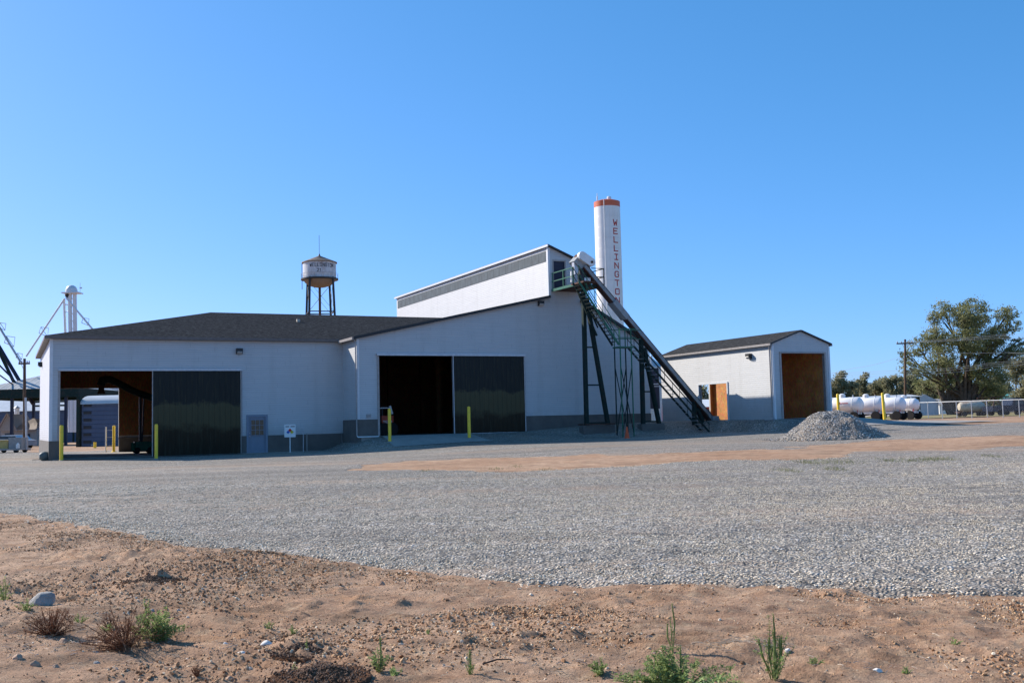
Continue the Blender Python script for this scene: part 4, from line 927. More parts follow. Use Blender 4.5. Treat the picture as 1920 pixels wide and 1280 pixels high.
# ------------------------------------------------------------------ open barn on the right
b = AT(1640, 778, 150); z0 = float(terrain(b.x, b.y)); o = thing('open_barn', 'long low open-fronted barn with pale roof behind the white tanks', 'barn', (b.x, 150, z0), 0)
x0, x1 = AT(1540, 778, 150).x-b.x, AT(1727, 778, 150).x-b.x; x2 = AT(1764, 778, 150).x-b.x; zt2 = AT(1727, 739, 150).z-z0
MB().prism([(x0, -.4, zt2-.75), (x1+.2, -.4, zt2-.35), (x1+.2, 5, zt2), (x0, 5, zt2-.35)], (0, 0, .12)).build('roof', m['paleroof'], o)
MB().box((x0, 9, 0), (x1, 9.2, zt2-.8)).box((x0-.1, 0, 0), (x0, 9, zt2-.9)).box((x0, .2, zt2-1.3), (x1, 9, zt2-1.2)).build('back_wall', m['rust'], o)
MB().prism([(x1, 0, 0), (x2, .6, 0), (x2, .6, zt2-1.0), (x1+(x2-x1)*.25, .1, zt2), (x1, 0, zt2-.25)], (0, .2, 0)).build('end_wall', m['galv'], o)
for k in range(5): MB().box((x0+(x1-x0)*k/5+.3, 0, 0), (x0+(x1-x0)*k/5+.5, .2, zt2-.8)).build('post', m['wood_pole'], o)
def simple_house(name, label, px0, px1, base, top, Y, wall_m, roof_m, depth=6, cat='building', roof_h=.35):
    a, b_ = AT(px0, base, Y), AT(px1, base, Y); cx = (a.x+b_.x)/2; z0 = float(terrain(cx, Y)); o = thing(name, label, cat, (cx, Y, z0)); hw = (b_.x-a.x)/2; H = AT(px0, top, Y).z-z0; he = H*(1-roof_h)
    MB().box((-hw, 0, -.3), (hw, depth, he)).build('wall', wall_m, o)
    MB().prism([(-hw-.3, -.4, he-.02), (-hw-.3, depth/2, H), (-hw-.3, depth+.4, he-.02)], (2*hw+.6, 0, 0)).build('roof', roof_m, o)
    w2 = MB(); nW = max(1, int(hw/1.6))
    for k in range(nW):
        xx = -hw+(2*hw)*(k+.5)/nW; MB().box((xx-.4, -.05, he*.4), (xx+.4, .0, he*.8)).build('window', m['glass'], o)
    return o, hw, H
simple_house('distant_house', 'small cream building beyond the elm trunks', 1762, 1782, 776, 747, 190, m['white'], m['gutter'])
simple_house('distant_shed', 'little teal-roofed shed at the far right behind the fence', 1908, 1935, 776, 737, 185, m['dark'], plain('teal_roof', (.05, .25, .28), .5))
simple_house('distant_store', 'low white building with orange-red front seen through the small shed', 1316, 1334, 776, 748, 150, m['orangepaint'], m['white'])

# ------------------------------------------------------------------ white nurse tanks on wagons
def wheel(parent, x, y, r, w_=.22):
    t = MB().lathe([(r*.62, -w_/2), (r*.95, -w_/2), (r, -w_/4), (r, w_/4), (r*.95, w_/2), (r*.62, w_/2)], (x, y, r), 24, 'y').build('tyre', m['rubber'], parent, True)
    MB().lathe([(0, -w_*.3), (r*.3, -w_*.42), (r*.6, -w_*.3), (r*.64, 0), (r*.6, w_*.3), (r*.3, w_*.42), (0, w_*.3)], (x, y, r), 16, 'y').build('rim', m['rim'], t, True)
def nurse_tank(label, px, Y, rz, L=2.9, R_=.56, red=True):
    b = AT(px, 788, Y); z0 = float(terrain(b.x, b.y)); o = thing('tank_wagon', label, 'tank trailer', (b.x, Y, z0), rz, 'white tanks on wagons')
    zc = 1.22; pr = [(0, -L/2-.28), (R_*.45, -L/2-.24), (R_*.8, -L/2-.12), (R_, -L/2+.05), (R_, L/2-.05), (R_*.8, L/2+.12), (R_*.45, L/2+.24), (0, L/2+.28)]
    MB().lathe(pr, (0, 0, zc), 32, 'x').build('tank', m['tankwhite'], o, True)
    for x in (-L*.33, L*.33): MB().lathe([(R_+.003, x-.04), (R_+.012, x-.03), (R_+.012, x+.03), (R_+.003, x+.04)], (0, 0, zc), 32, 'x').build('band', m['trim'], o, True)
    MB().lathe([(.22, R_-.03), (.22, R_+.2), (.12, R_+.27), (0, R_+.28)], (-.1, 0, zc), 16).build('valve_dome', m['white'], o, True)
    MB().lathe([(.05, R_-.02), (.05, R_+.15), (0, R_+.16)], (L*.3, 0, zc), 8).build('fitting', m['galv'], o)
    MB().box((-L/2, -.40, .52), (L/2, -.30, .68)).box((-L/2, .30, .52), (L/2, .40, .68)).box((-L*.42, -.40, .53), (-L*.36, .40, .8)).box((L*.36, -.40, .53), (L*.42, .40, .8)).build('wagon_frame', m['white'], o)
    MB().tube([(-L*.36, -.62, .3), (-L*.36, .62, .3)], .05, 8).build('axle', m['rust'], o); MB().tube([(L*.36, -.62, .3), (L*.36, .62, .3)], .05, 8).build('axle', m['rust'], o)
    for x in (-L*.40, L*.40):
        for y in (-.62, .62): wheel(o, x, y, .36)
    MB().bar((-L/2+.1, 0, .45), (-L/2-.9, 0, .35), .08, .08).build('drawbar', m['white'], o)
    MB().prism([(L/2-.05, -.44, .62), (L/2-.05, -.30, .62), (L/2-.05, -.37, .92)], (.03, 0, 0)).build('reflector', m['red'], o)
    if red:
        d = MB().tube([(-.15, -R_-.004, zc+.13), (-.15, -R_-.012, zc+.13)], .10, 12).box((.02, -R_-.012, zc+.10), (.5, -R_+.01, zc+.15)); d.build('marking', m['red'], o)
    return o
nurse_tank('white tank on a wagon nearest the small shed, leftmost of the four', 1584, 77, math.radians(-38), 2.3)
nurse_tank('second white tank wagon from the shed, between two yellow bollards', 1628, 80, math.radians(-40), 2.1, red=False)
nurse_tank('third white tank wagon, standing just right of the bright yellow bollard', 1668, 82, math.radians(-42), 2.1, .58, red=False)
nurse_tank('rightmost white tank wagon, next to the end of the chain-link fence', 1699, 86, math.radians(-48), 1.8, .52, red=False)

# ------------------------------------------------------------------ chain-link fence
A = AT(1690, 785, 93); Bq = AT(2010, 780, 79); A = Vector((A.x, A.y, 0)); Bq = Vector((Bq.x, Bq.y, 0)); FLn = (Bq-A).length; fa = math.atan2(Bq.y-A.y, Bq.x-A.x)
za, zb_ = float(terrain(A.x, A.y)), float(terrain(Bq.x, Bq.y)); FH = 1.42
fo = thing('chain_link_fence', 'low galvanised chain-link fence with a bright top rail, at right', 'fence', (A.x, A.y, za), fa)
fzz = lambda s_: (zb_-za)*s_/FLn
MB().tube([(0, 0, FH), (FLn, 0, FH+fzz(FLn))], .032, 8).build('top_rail', m['galv'], fo)
npst = 11
for k in range(npst+1): s_ = FLn*k/npst; MB().tube([(s_, 0, fzz(s_)-.1), (s_, 0, fzz(s_)+FH+.03)], .034, 8).build('fence_post', m['galv'], fo)
ml = MB(); stp = .11
for k in range(int(-FH/stp), int(FLn/stp)):
    for sg in (1, -1):
        xa = k*stp if sg > 0 else k*stp+FH; xb = xa+FH*sg; za_, zb2 = 0.03, FH
        lo_x, hi_x = (xa, xb)
        if min(xa, xb) < 0 or max(xa, xb) > FLn: continue
        ml.add([(xa, -.002, za_+fzz(xa)), (xa, .002, za_+fzz(xa)), (xb, .002, zb2+fzz(xb)), (xb, -.002, zb2+fzz(xb)), (xa+.004, 0, za_+fzz(xa)), (xb+.004, 0, zb2+fzz(xb))], [(0, 1, 2, 3), (1, 4, 5, 2), (4, 0, 3, 5)])
ml.build('wire_mesh', m['galv'], fo)

# ------------------------------------------------------------------ things in the field behind the fence
b = AT(1822, 779, 108); o = thing('old_tank_wagon', 'rusty pale cylindrical tank on a low wagon behind the fence', 'tank trailer', (b.x, 108, float(terrain(b.x, 108))), .05)
MB().lathe([(0, -1.35), (.35, -1.3), (.5, -1.1), (.5, 1.1), (.35, 1.3), (0, 1.35)], (0, 0, 1.0), 24, 'x').build('tank', plain('old_tank', (.52, .45, .34), .6, dirt=((.25, .13, .08), .8)), o, True)
MB().box((-1.5, -.45, .38), (1.5, -.35, .52)).box((-1.5, .35, .38), (1.5, .45, .52)).box((-1.5, -.35, .38), (-1.3, .35, .5)).box((1.3, -.35, .38), (1.5, .35, .5)).build('frame', m['rust'], o)
for x in (-1, 1): wheel(o, x, -.5, .28); wheel(o, x, .5, .28)
b = AT(1862, 778, 112); o = thing('farm_implement', 'rusty red farm implement standing under the elm branches', 'farm machine', (b.x, 112, float(terrain(b.x, 112))))
fm_ = MB()
for x in (-1.2, 0, 1.2): fm_.bar((x, 0, .1), (x+.2, 0, 1.9), .1, .1)
fm_.bar((-1.6, 0, 1.9), (1.8, 0, 2.0), .12, .12).bar((-1.4, 0, .9), (1.6, 0, .9), .12, .12).bar((-1.2, 0, .9), (0, 0, 1.9), .08, .08).bar((1.2, 0, .9), (.2, 0, 1.9), .08, .08); fm_.build('frame', m['rust'], o)
wheel(o, -1.3, -.3, .35); wheel(o, 1.3, -.3, .35)
def car(label, cat, name, pos, rz, L, Wd, H, body, kind='sedan'):
    o = thing(name, label, cat, pos, rz); hw = Wd/2
    if kind == 'pickup': prof = [(-L/2, .45), (-L/2, 1.0), (-L*.05, 1.05), (-L*.02, H-.05), (L*.16, H), (L*.27, 1.15), (L*.47, 1.0), (L/2, .85), (L/2, .45)]
    else: prof = [(-L/2, .35), (-L/2, .85), (-L*.36, .95), (-L*.24, H-.03), (L*.10, H), (L*.26, .98), (L*.45, .85), (L/2, .65), (L/2, .35)]
    b_ = MB().prism([(x, -hw, z_) for x, z_ in prof], (0, Wd, 0)); bo = b_.build('body', body, o)
    g1, g2 = (-L*.01, L*.24) if kind == 'pickup' else (-L*.30, L*.22)
    gz0 = 1.1 if kind == 'pickup' else .97
    MB().prism([(g1+.08, -hw-.01, gz0), (g1+.2, -hw-.01, H-.12), (g2-.35, -hw-.01, H-.10), (g2, -hw-.01, gz0+.05)], (0, Wd+.02, 0)).build('windows', m['glass'], o)
    MB().box((L/2-.02, -hw, .42), (L/2+.1, hw, .6)).build('bumper', m['galv'], o)
    for s2 in (-1, 1): MB().box((L/2-.02, s2*hw*.75-.12, .66), (L/2+.03, s2*hw*.75+.12, .8)).build('headlight', m['lamp'], o)
    for x in (-L*.31, L*.31):
        for y in (-hw+.05, hw-.05): wheel(o, x, y, .34)
    return o
b = AT(1893, 779, 106); car('dark blue pickup truck parked behind the fence at far right', 'pickup', 'pickup_truck', (b.x, 106, float(terrain(b.x, 106))), .1, 4.6, 1.9, 1.8, plain('dark_blue_paint', (.012, .018, .035), .25), 'pickup')
b = AT(22, 836, 104); car('pale silver car parked beyond the crates at the far left edge', 'car', 'parked_car', (b.x, 104, float(terrain(b.x, 104))), 2.9, 4.4, 1.75, 1.4, plain('silver_paint', (.45, .47, .50), .25, .4))
b = AT(1324, 779, 105); car('dark car seen through the side opening of the small shed', 'car', 'parked_car', (b.x, 105, float(terrain(b.x, 105))), .2, 4.4, 1.75, 1.4, plain('black_paint', (.02, .022, .03), .25))

# ------------------------------------------------------------------ far left: elevator leg, spouts, canopy, office, long shed
YE = 150.0; P = lambda px, py, Y=YE: AT(px, py, Y)
eb = P(134, 800); o = thing('elevator_leg', 'slim white grain elevator leg with domed head rising behind the low roof', 'grain elevator', (eb.x, YE, 0)); E0 = Vector((eb.x, YE, 0)); mE = MB
def el(pts, r, name, mat, n_=8): return MB(E0).tube(pts, r, n_).build(name, m[mat], o)
el([P(131, 550), P(135, 810)], .28, 'leg_casing', 'trim'); el([P(140, 550), P(143, 810)], .28, 'leg_casing', 'trim'); el([P(120, 560), P(130, 810)], .18, 'side_pipe', 'trim')
r_ = MB(E0)
for k in range(12): r_.tube([P(131.5+k*.35, 560+k*14), P(140.5+k*.2, 560+k*14)], .07, 5)
r_.tube([P(122, 571), P(131, 571)], .1, 5).tube([P(124, 585), P(131, 581)], .06, 5); r_.build('rungs', m['trim'], o)
hc = P(134, 546)
MB(E0-hc).lathe([(.85, -.2), (.82, .25), (.6, .65), (.3, .85), (0, .9)], n=24).build('head_dome', m['trim'], o, True)
MB(E0-hc).box((-1.1, -.9, -.35), (1.35, .9, -.2)).tube([(1.25, 0, -.2), (1.25, 0, 1.2)], .03, 5).tube([(1.2, 0, .45), (1.5, 0, .45)], .12, 6).build('platform', m['trim'], o)
MB(E0).tube([P(124, 556), P(130, 552)], .35, 8).build('spout_hood', m['dark'], o)
def spout(label, pts, r, mat, Y, br=()):
    p0 = AT(pts[-1][0], pts[-1][1], Y); o = thing('grain_spout', label, 'grain spout', (p0.x, p0.y, p0.z), 0, 'grain spouts at the far left')
    MB(p0).tube([AT(x, y, Y) for x, y in pts], r, 8).build('pipe', m[mat], o)
    for (x, y, w_) in br:
        MB(p0).tube([AT(x-w_, y+2, Y), AT(x-w_*.6, y-w_, Y), AT(x+w_, y-w_*.8, Y), AT(x+w_*.8, y+w_, Y), AT(x-w_, y+2, Y)], .045, 4).tube([AT(x-w_*.6, y-w_, Y), AT(x+w_*.8, y+w_, Y)], .035, 4).build('truss_bracket', m['gutter'], o)
    return o
spout('thin white spout running from the elevator head down left to the pole', [(121, 560), (49, 668)], .13, 'trim', 148, ((82, 622, 9),))
spout('thin white spout running from the elevator head down right behind the roof', [(124, 558), (176, 620), (215, 668)], .13, 'trim', 148, ((160, 603, 7),))
spout('pale thin spout with square truss brackets at the left picture edge', [(-30, 566), (39, 679)], .13, 'galv', 128, ((4, 612, 7), (18, 640, 10), (36, 668, 6)))
spout('thick dark spout descending past the pole at the left edge', [(-40, 585), (40, 720), (62, 757)], .22, 'darkbox', 126)
spout('violet-grey spout just left of the thick dark one', [(-30, 600), (24, 712), (34, 726)], .2, 'dgreen', 125)
spout('upper short dark spout reaching the canopy roof at the left edge', [(-30, 655), (26, 712)], .1, 'darkbox', 124)
spout('lowest thin dark spout over the canopy at the left edge', [(-30, 682), (26, 722)], .08, 'dark', 124)
MBo = thing; YC = 122.0
b = AT(47, 838, YC); z0 = float(terrain(b.x, YC)); o = thing('drive_canopy', 'open canopy with a low hipped ribbed metal roof on dark posts, far left', 'canopy', (b.x, YC, z0))
ze_, zt3, zf = AT(47, 729, YC).z-z0, AT(47, 696, YC).z-z0, AT(47, 746, YC).z-z0; hw = 6.2
rm = ribbed_mat('ribbed_roof_sheet', (.30, .32, .32), (.40, .41, .40), (.16, .17, .17), 0, 1.1, .5)
MB().add([(-hw, 0, ze_), (hw, 0, ze_), (hw, 2*hw, ze_), (-hw, 2*hw, ze_), (0, hw, zt3)], [(0, 1, 4), (1, 2, 4), (2, 3, 4), (3, 0, 4)]).build('roof', rm, o)
MB().box((-hw, -.05, zf), (hw, .05, ze_)).box((-hw, .05, zf), (-hw+.1, 2*hw, ze_)).box((hw-.1, .05, zf), (hw, 2*hw, ze_)).box((-hw, 2*hw, zf), (hw, 2*hw+.1, ze_)).build('fascia', m['dgreen'], o)
for x in (-4.6, -1.72, 4.6):
    for y in (.3, 2*hw-.3): MB().box((x-.15, y-.15, 0), (x+.15, y+.15, zf)).build('post', m['darkbox'], o)
# long pale-roofed store spanning behind the canopy and the open door
a_, b_ = AT(-70, 836, 160), AT(156, 836, 160); cx = (a_.x+b_.x)/2; z0 = float(terrain(cx, 160)); hw = (b_.x-a_.x)/2; H1 = AT(60, 770, 160).z-z0; H2 = AT(60, 744, 160).z-z0
o = thing('long_store', 'long blue-walled store with pale metal roof beyond the low warehouse', 'building', (cx, 160, z0))
MB().box((-hw, 0, -.5), (hw, 12, H1)).build('wall', m['blueshed'], o); MB().prism([(-hw-.4, -.4, H1), (-hw-.4, 7, H2), (-hw-.4, 7.2, H2), (-hw-.4, 13, H1)], (2*hw+.8, 0, 0)).build('roof', m['paleroof'], o)
pr_ = MB()
for z_ in (H2+.2, H1+1.3, H1+.7): pr_.tube([(hw-7, -1.2, z_), (hw+.5, -1.2, z_)], .14, 8)
for x in (hw-5, hw-1, hw+.2): pr_.box((x-.12, -1.3, 0), (x+.12, -1.1, H2+.4))
pr_.build('pipe_rack', m['dgreen'], o)
MB().box((-hw+7, -.3, H1*.1), (-hw+9.5, -.1, H1*.75)).build('door', m['darkbox'], o)
b = AT(147, 836, 175); o = thing('white_silo', 'bright white silo glimpsed through the low warehouse door', 'silo', (b.x, 175, .1)); MB().lathe([(.75, 0), (.75, 9.3), (0, 9.6)], n=24).build('shell', m['white'], o, True)
MB().tube([(.78, -.2, 0), (.78, -.2, 9.3)], .06, 6).build('ladder', m['galv'], o)
b = AT(195, 838, 200); o = thing('grain_bin', 'wide grey corrugated grain bin behind the blue arch-roofed shelter', 'silo', (b.x+2, 200, .1)); MB().lathe([(6.5, 0), (6.5, 10.5), (0, 13)], n=48).build('shell', m['galv'], o, True)
MB().lathe([(1.0, 12.5), (1.0, 13.2), (0, 13.4)], n=16).build('cap', m['trim'], o, True)
# blue shelter with rounded pale roof
YB = 108.0; b = AT(186, 838, YB); z0 = float(terrain(b.x, YB)); o = thing('blue_shelter', 'dark blue metal shelter with rounded pale roof, seen through the open door', 'shed', (b.x, YB, z0)); hw = 33*YB/FPX+.9; H1 = AT(186, 757, YB).z-z0; H2 = AT(186, 742, YB).z-z0
MB().box((-hw+.9, 0, -.2), (hw+3, 5, H1)).build('wall', m['blueshed'], o)
arc = [(-hw+.8, 2.5-2.7*math.cos(t), H1+(H2-H1)*1.15*math.sin(t)) for t in [PI*k/10 for k in range(11)]]
MB().prism(arc, (2*hw+2.4, 0, 0)).build('roof', m['paleroof'], o, True)
for k in range(6): MB().box((-hw+1.1, -.06, .35+k*.75), (-hw+1.9, 0, .65+k*.75)).build('vent_slot', m['dark'], o)
MB().box((-hw+.45, -.3, -.2), (-hw+.8, .3, H2)).build('corner_post', m['dgreen'], o)
MB().box((-hw+1.9, -.08, 0.1), (-hw+2.5, -.0, .2)).build('sill', m['galv'], o)
# office
YO = 128.0; b = AT(18, 836, YO); z0 = float(terrain(b.x, YO)); o = thing('office_house', 'small low grey house with a gabled front under the canopy', 'house', (b.x, YO, z0)); k_ = YO/FPX
tw = plain('stucco', (.36, .35, .33), .8); tr_ = plain('tan_roof', (.36, .31, .27), .8)
ho = AT(18, 806, YO).z-z0; hg = AT(18, 776, YO).z-z0
MB().box((-13*k_-.3, 0, -.2), (50*k_, 6, ho)).build('wall', tw, o)
MB().prism([(-17*k_, -.5, ho-.1), (0, -.5, hg), (17*k_, -.5, ho-.1)], (0, 5, 0)).build('gable', tw, o)
MB().bar((-19*k_, -.7, ho-.15), (0, -.7, hg+.08), .3, .12).bar((19*k_, -.7, ho-.15), (0, -.7, hg+.08), .3, .12).prism([(10*k_, -.7, ho-.1), (52*k_, -.7, ho-.1), (52*k_, 3, ho+1.0), (22*k_, 3, ho+1.3)], (0, 0, .12)).build('roof', tr_, o)
MB().box((-9*k_, -.05, .7), (8*k_, 0, ho-.4)).build('window', m['glass'], o); MB().box((30*k_, -.05, .1), (38*k_, 0, ho-.5)).build('door', m['darkbox'], o)
o = thing('vent_stack', 'short white stack standing behind the small grey house', 'chimney', (AT(31, 836, 134).x, 134, 0)); MB().tube([(0, 0, 0), (0, 0, AT(31, 763, 134).z)], .3, 12).build('pipe', m['white'], o); MB().lathe([(.42, AT(31, 765, 134).z), (.1, AT(31, 761, 134).z), (0, AT(31, 761, 134).z)], n=12).build('cap', m['galv'], o)
pole(46, 848, 672, 98, 'tall dark wooden utility pole at the far left edge', .55, .16)
o = thing('conduit', 'grey conduit pipe standing beside the leftmost utility pole', 'pipe', (AT(50, 850, 96).x, 96, 0)); MB().tube([(0, 0, 0), (-.15, 0, AT(50, 745, 96).z)], .09, 8).build('pipe', m['galv'], o); MB().box((-.25, -.25, 0), (.25, .25, .35)).build('base', m['dark'], o)
# crates on a low trailer
YG = 84.0; b = AT(22, 858, YG); z0 = float(terrain(b.x, YG)); k_ = YG/FPX
o = thing('flat_trailer', 'low flat trailer bed at the far left edge carrying crates', 'trailer', (b.x, YG, z0)); MB().box((-40*k_, -.9, .22), (26*k_, .9, .36)).build('deck', m['gutter'], o)
for x in (-1.0, .7): wheel(o, x, -.75, .2, .16); wheel(o, x, .75, .2, .16)
MB().box((26*k_, -.05, .2), (28*k_, .05, 1.1)).build('end_stake', m['galv'], o)
o = tag(MB().box((-22*k_-.9, -.6, 0), (-1*k_, .6, .62)).box((-22*k_-.9, -.64, .62), (-1*k_, .64, .68)).build('crate', plain('yellow_ply', (.50, .36, .13), .7)), 'ochre yellow crate on the low trailer at the left edge', 'crate'); o.location = (b.x, YG, z0+.362)
cr_ = MB().box((1*k_, -.6, 0), (24*k_, .6, .85))
for k in range(5): cr_.box((1*k_-.03, -.64, .1+k*.17), (24*k_+.03, -.6, .18+k*.17))
o = tag(cr_.build('crate', plain('grey_crate', (.34, .33, .32), .7)), 'grey slatted crate on the low trailer, right of the yellow one', 'crate'); o.location = (b.x, YG, z0+.362)
o = tag(MB().box((-.1, -.15, 0), (.1, .15, .32)).lathe([(.11, .32), (.06, .42), (0, .43)], n=12).build('container', m['white']), 'small white container standing against the grey crate', 'container'); o.location = (b.x+20*k_, YG-.78, z0+.362)

# round vessel at the corner
g = GP(84, 864); o = thing('round_vessel', 'small dark grey round vessel lying by the warehouse corner', 'vessel', g, .6); gm = plain('grey_green_metal', (.10, .125, .12), .5)
MB().lathe([(0, -.30), (.14, -.28), (.23, -.17), (.27, 0), (.23, .17), (.14, .28), (0, .30)], (0, 0, .26), 24, 'x').build('body', gm, o, True); MB().tube([(.25, 0, .3), (.42, 0, .34)], .05, 8).build('neck', gm, o)
MB().box((-.35, -.25, -.02), (.5, .3, .03)).build('pad', m['slab'], o)
o = tag(MB().bar((0, 0, .03), (.75, .15, .06), .1, .05).build('board', m['straw']), 'short pale board lying left of the round vessel', 'board'); gg = GP(60, 863); o.location = gg
# fence stub behind door
g_ = W(6.65, 79.8); zz = float(terrain(g_.x, g_.y)); o = thing('gate_post', 'pale gate post with wires, seen through the open door', 'gate', (g_.x, g_.y, zz), TH)
MB().tube([(0, 0, 0), (0, 0, 1.85)], .05, 8).build('post', m['white'], o); w3 = MB()
for h in (.5, 1.1, 1.6): w3.tube([(0, 0, h), (.55, 0, h)], .012, 5)
w3.build('wires', m['galv'], o)
g = GP(178, 822+6); o = thing('marker_post', 'short yellow post in front of the blue shelter', 'post', (AT(178, 828, 98).x, 98, .12)); MB().tube([(0, 0, 0), (0, 0, .62)], .14, 10).build('post', m['yellow'], o); MB().tube([(0, 0, .62), (0, 0, .66)], .15, 10).build('cap', m['dark'], o)

# ------------------------------------------------------------------ inside the warehouses
def PV(px, py, V): d = ray(px, py); d = Vector(d); n_ = -SU*d.x+CU*d.y; t = V/n_; p = d*t; return Vector((CU*p.x+SU*p.y, V, EYE+p.z))
VA = 71.0; off = (9.0, VA, .25); o = thing('bag_auger', 'dark auger with a curved boom and drop spout inside the low warehouse', 'auger', W(*off), TH)
Q = lambda px, py, V=VA: PV(px, py, V)
MB(off).tube([Q(190, 722), Q(192, 713), Q(205, 711), Q(222, 718), Q(250, 733), Q(285, 746), Q(320, 757)], [.28, .28, .24, .22, .22, .22, .22], 12).build('boom', m['dgreen'], o, True)
MB(off).tube([Q(190, 716), Q(190, 732), Q(190, 738)], [.2, .17, .27], 12).build('drop_spout', m['rust'], o)
MB(off).bar(Q(263, 742), Q(263, 838), .15, .15).bar(Q(270, 746), Q(266, 838), .08, .08).build('mast', m['dark'], o)
g0 = Q(262, 838); MB(off).box((g0.x-.35, VA-.4, .45), (g0.x+.9, VA+.4, 1.0)).tube([(g0.x-.45, VA-.45, .45), (g0.x-.45, VA-.45, .95)], .13, 10).build('base', m['green'], o)
for x in (-.2, .6): 
    for y in (-.45, .45): MB(off).tube([(g0.x+x, VA+y-.05, .45), (g0.x+x, VA+y+.05, .45)], .2, 14).build('wheel', m['rubber'], o)
VL = 62.8; a_ = PV(702, 806, VL); off = (a_.x+.5, VL, 1.03); o = thing('skid_loader', 'red skid loader with pale lift arms parked just inside the tall doorway', 'loader', W(*off), TH)
x0 = PV(716, 806, VL).x; x1 = PV(738, 806, VL).x; zb0 = PV(726, 804, VL).z; zt0 = PV(726, 779, VL).z
MB(off).box((x0, VL, zb0), (x1, VL+1.6, zt0)).build('body', m['orangepaint'], o)
tx = MB(off)
GLY['T'] = GLY['T']; GLY['5'] = [[(1, 1), (0, 1), (0, .55), (.8, .55), (1, .4), (1, .1), (.8, 0), (0, 0)]]; GLY['6'] = [[(1, 1), (.2, 1), (0, .8), (0, 0), (1, 0), (1, .5), (0, .5)]]; GLY['0'] = GLY['O']
for i, ch in enumerate('T650'): glyph(tx, ch, lambda x, y, lay, i=i: (x0+.10+i*.15+x, VL-.004-.012*lay, zb0+.37+y), .1, .15, .028)
tx.build('lettering', m['white'], o)
MB(off).box((x0+.05, VL+.1, zt0), (x0+.12, VL+.17, zt0+.5)).box((x1-.2, VL+.1, zt0), (x1-.12, VL+.17, zt0+.5)).box((x0, VL+.05, zt0+.5), (x1-.05, VL+1.3, zt0+.58)).build('cab', m['dark'], o)
MB(off).bar((x0-.35, VL-.05, 1.1), (x0-.25, VL-.05, zt0+.3), .14, .16).bar((x0-.25, VL-.05, zt0+.3), (x0-.4, VL-.05, zt0+.55), .12, .14).bar((x1-.1, VL-.05, zt0+.1), (x1-.25, VL-.05, zt0+.62), .1, .12).bar((x0-.3, VL-.05, zt0+.48), (x1-.25, VL-.05, zt0+.48), .05, .05).build('lift_arm', m['white'], o)
for x in (x0+.1, x1-.15):
    for y in (-.1, 1.7): MB(off).tube([(x, VL+y-.12, 1.03+.4), (x, VL+y+.12, 1.03+.4)], .4, 18).build('tyre', m['rubber'], o)
MB(off).prism([(x0-.9, VL-.1, 1.05), (x0-.2, VL-.1, 1.05), (x0-.35, VL-.1, 1.6), (x0-.5, VL-.1, 1.15)], (0, 1.8, 0)).build('bucket', m['dark'], o)

# ------------------------------------------------------------------ hazard sign
g = GP(544, 849); sc2 = g[1]/FPX; o = thing('hazard_sign', 'white hazard sign with a coloured diamond on a thin post beside the office door', 'sign', g, TH*.6)
zt4 = (849-796)*sc2; zb4 = (849-819.5)*sc2; hw = 10.3*sc2
MB().box((-.025, -.02, -.1), (.025, .02, zb4+.1)).build('post', m['white'], o)
bd = MB().box((-hw, -.045, zb4), (hw, -.02, zt4)).build('board', m['white'], o)
cz_ = zb4+(zt4-zb4)*.40; r_ = .17
def dia(cx, cz, c, nm): MB().prism([(cx, -.0485, cz-r_*.5), (cx+r_*.5, -.0485, cz), (cx, -.0485, cz+r_*.5), (cx-r_*.5, -.0485, cz)], (0, .004, 0)).build('diamond_quarter', plain(nm, c, .5), bd)
r_ = .21; dia(-.11, cz_, (.02, .10, .42), 'sign_blue'); dia(0, cz_+.11, (.55, .02, .02), 'sign_red'); dia(.11, cz_, (.65, .55, .02), 'sign_yellow'); dia(0, cz_-.11, (.8, .8, .8), 'sign_white')
MB().box((-hw*.8, -.048, zt4-.14), (-hw*.15, -.045, zt4-.09)).box((hw*.1, -.048, zt4-.14), (hw*.85, -.045, zt4-.09)).build('text_bar', m['dark'], bd)

# dark hopper box between the buildings
VH = 67.0; h0, h1 = PV(1212, 790, VH), PV(1238.5, 790, VH); off = (h1.x, VH, 1.4); zt5, zm5 = PV(1230, 690, VH).z, PV(1230, 766, VH).z
o = thing('hopper_box', 'tall dark blue box on white legs between the tall warehouse and small shed', 'hopper', W(*off), TH)
MB(off).box((h1.x-2.4, VH, zm5), (h1.x, VH+2, zt5)).build('box', m['darkbox'], o); MB(off).box((h1.x-2.4, VH-.03, zt5-1.25), (h1.x+.02, VH, zt5-1.18)).box((h1.x-2.4, VH-.03, zt5-1.42), (h1.x+.02, VH, zt5-1.36)).build('trim', m['galv'], o)
for x in (h1.x-.1, h1.x-1.0, h1.x-1.9): MB(off).box((x, VH, 1.4), (x+.1, VH+.1, zm5)).build('leg', m['white'], o)
MB(off).box((h1.x-2.3, VH-.02, zm5-.1), (h1.x+.05, VH+.1, zm5)).build('top_rail', m['white'], o)
b = AT(1224, 775, 150); o = thing('grain_bin', 'pale domed bin glimpsed under the conveyor between the two buildings', 'silo', (b.x, 150, 1.0)); MB().lathe([(1.6, 0), (1.6, AT(1224, 688, 150).z-1), (0, AT(1224, 668, 150).z-1)], n=32).build('shell', m['galv'], o, True); MB().lathe([(.3, AT(1224, 669, 150).z-1), (0, AT(1224, 665, 150).z-1)], n=12).build('cap', m['trim'], o)

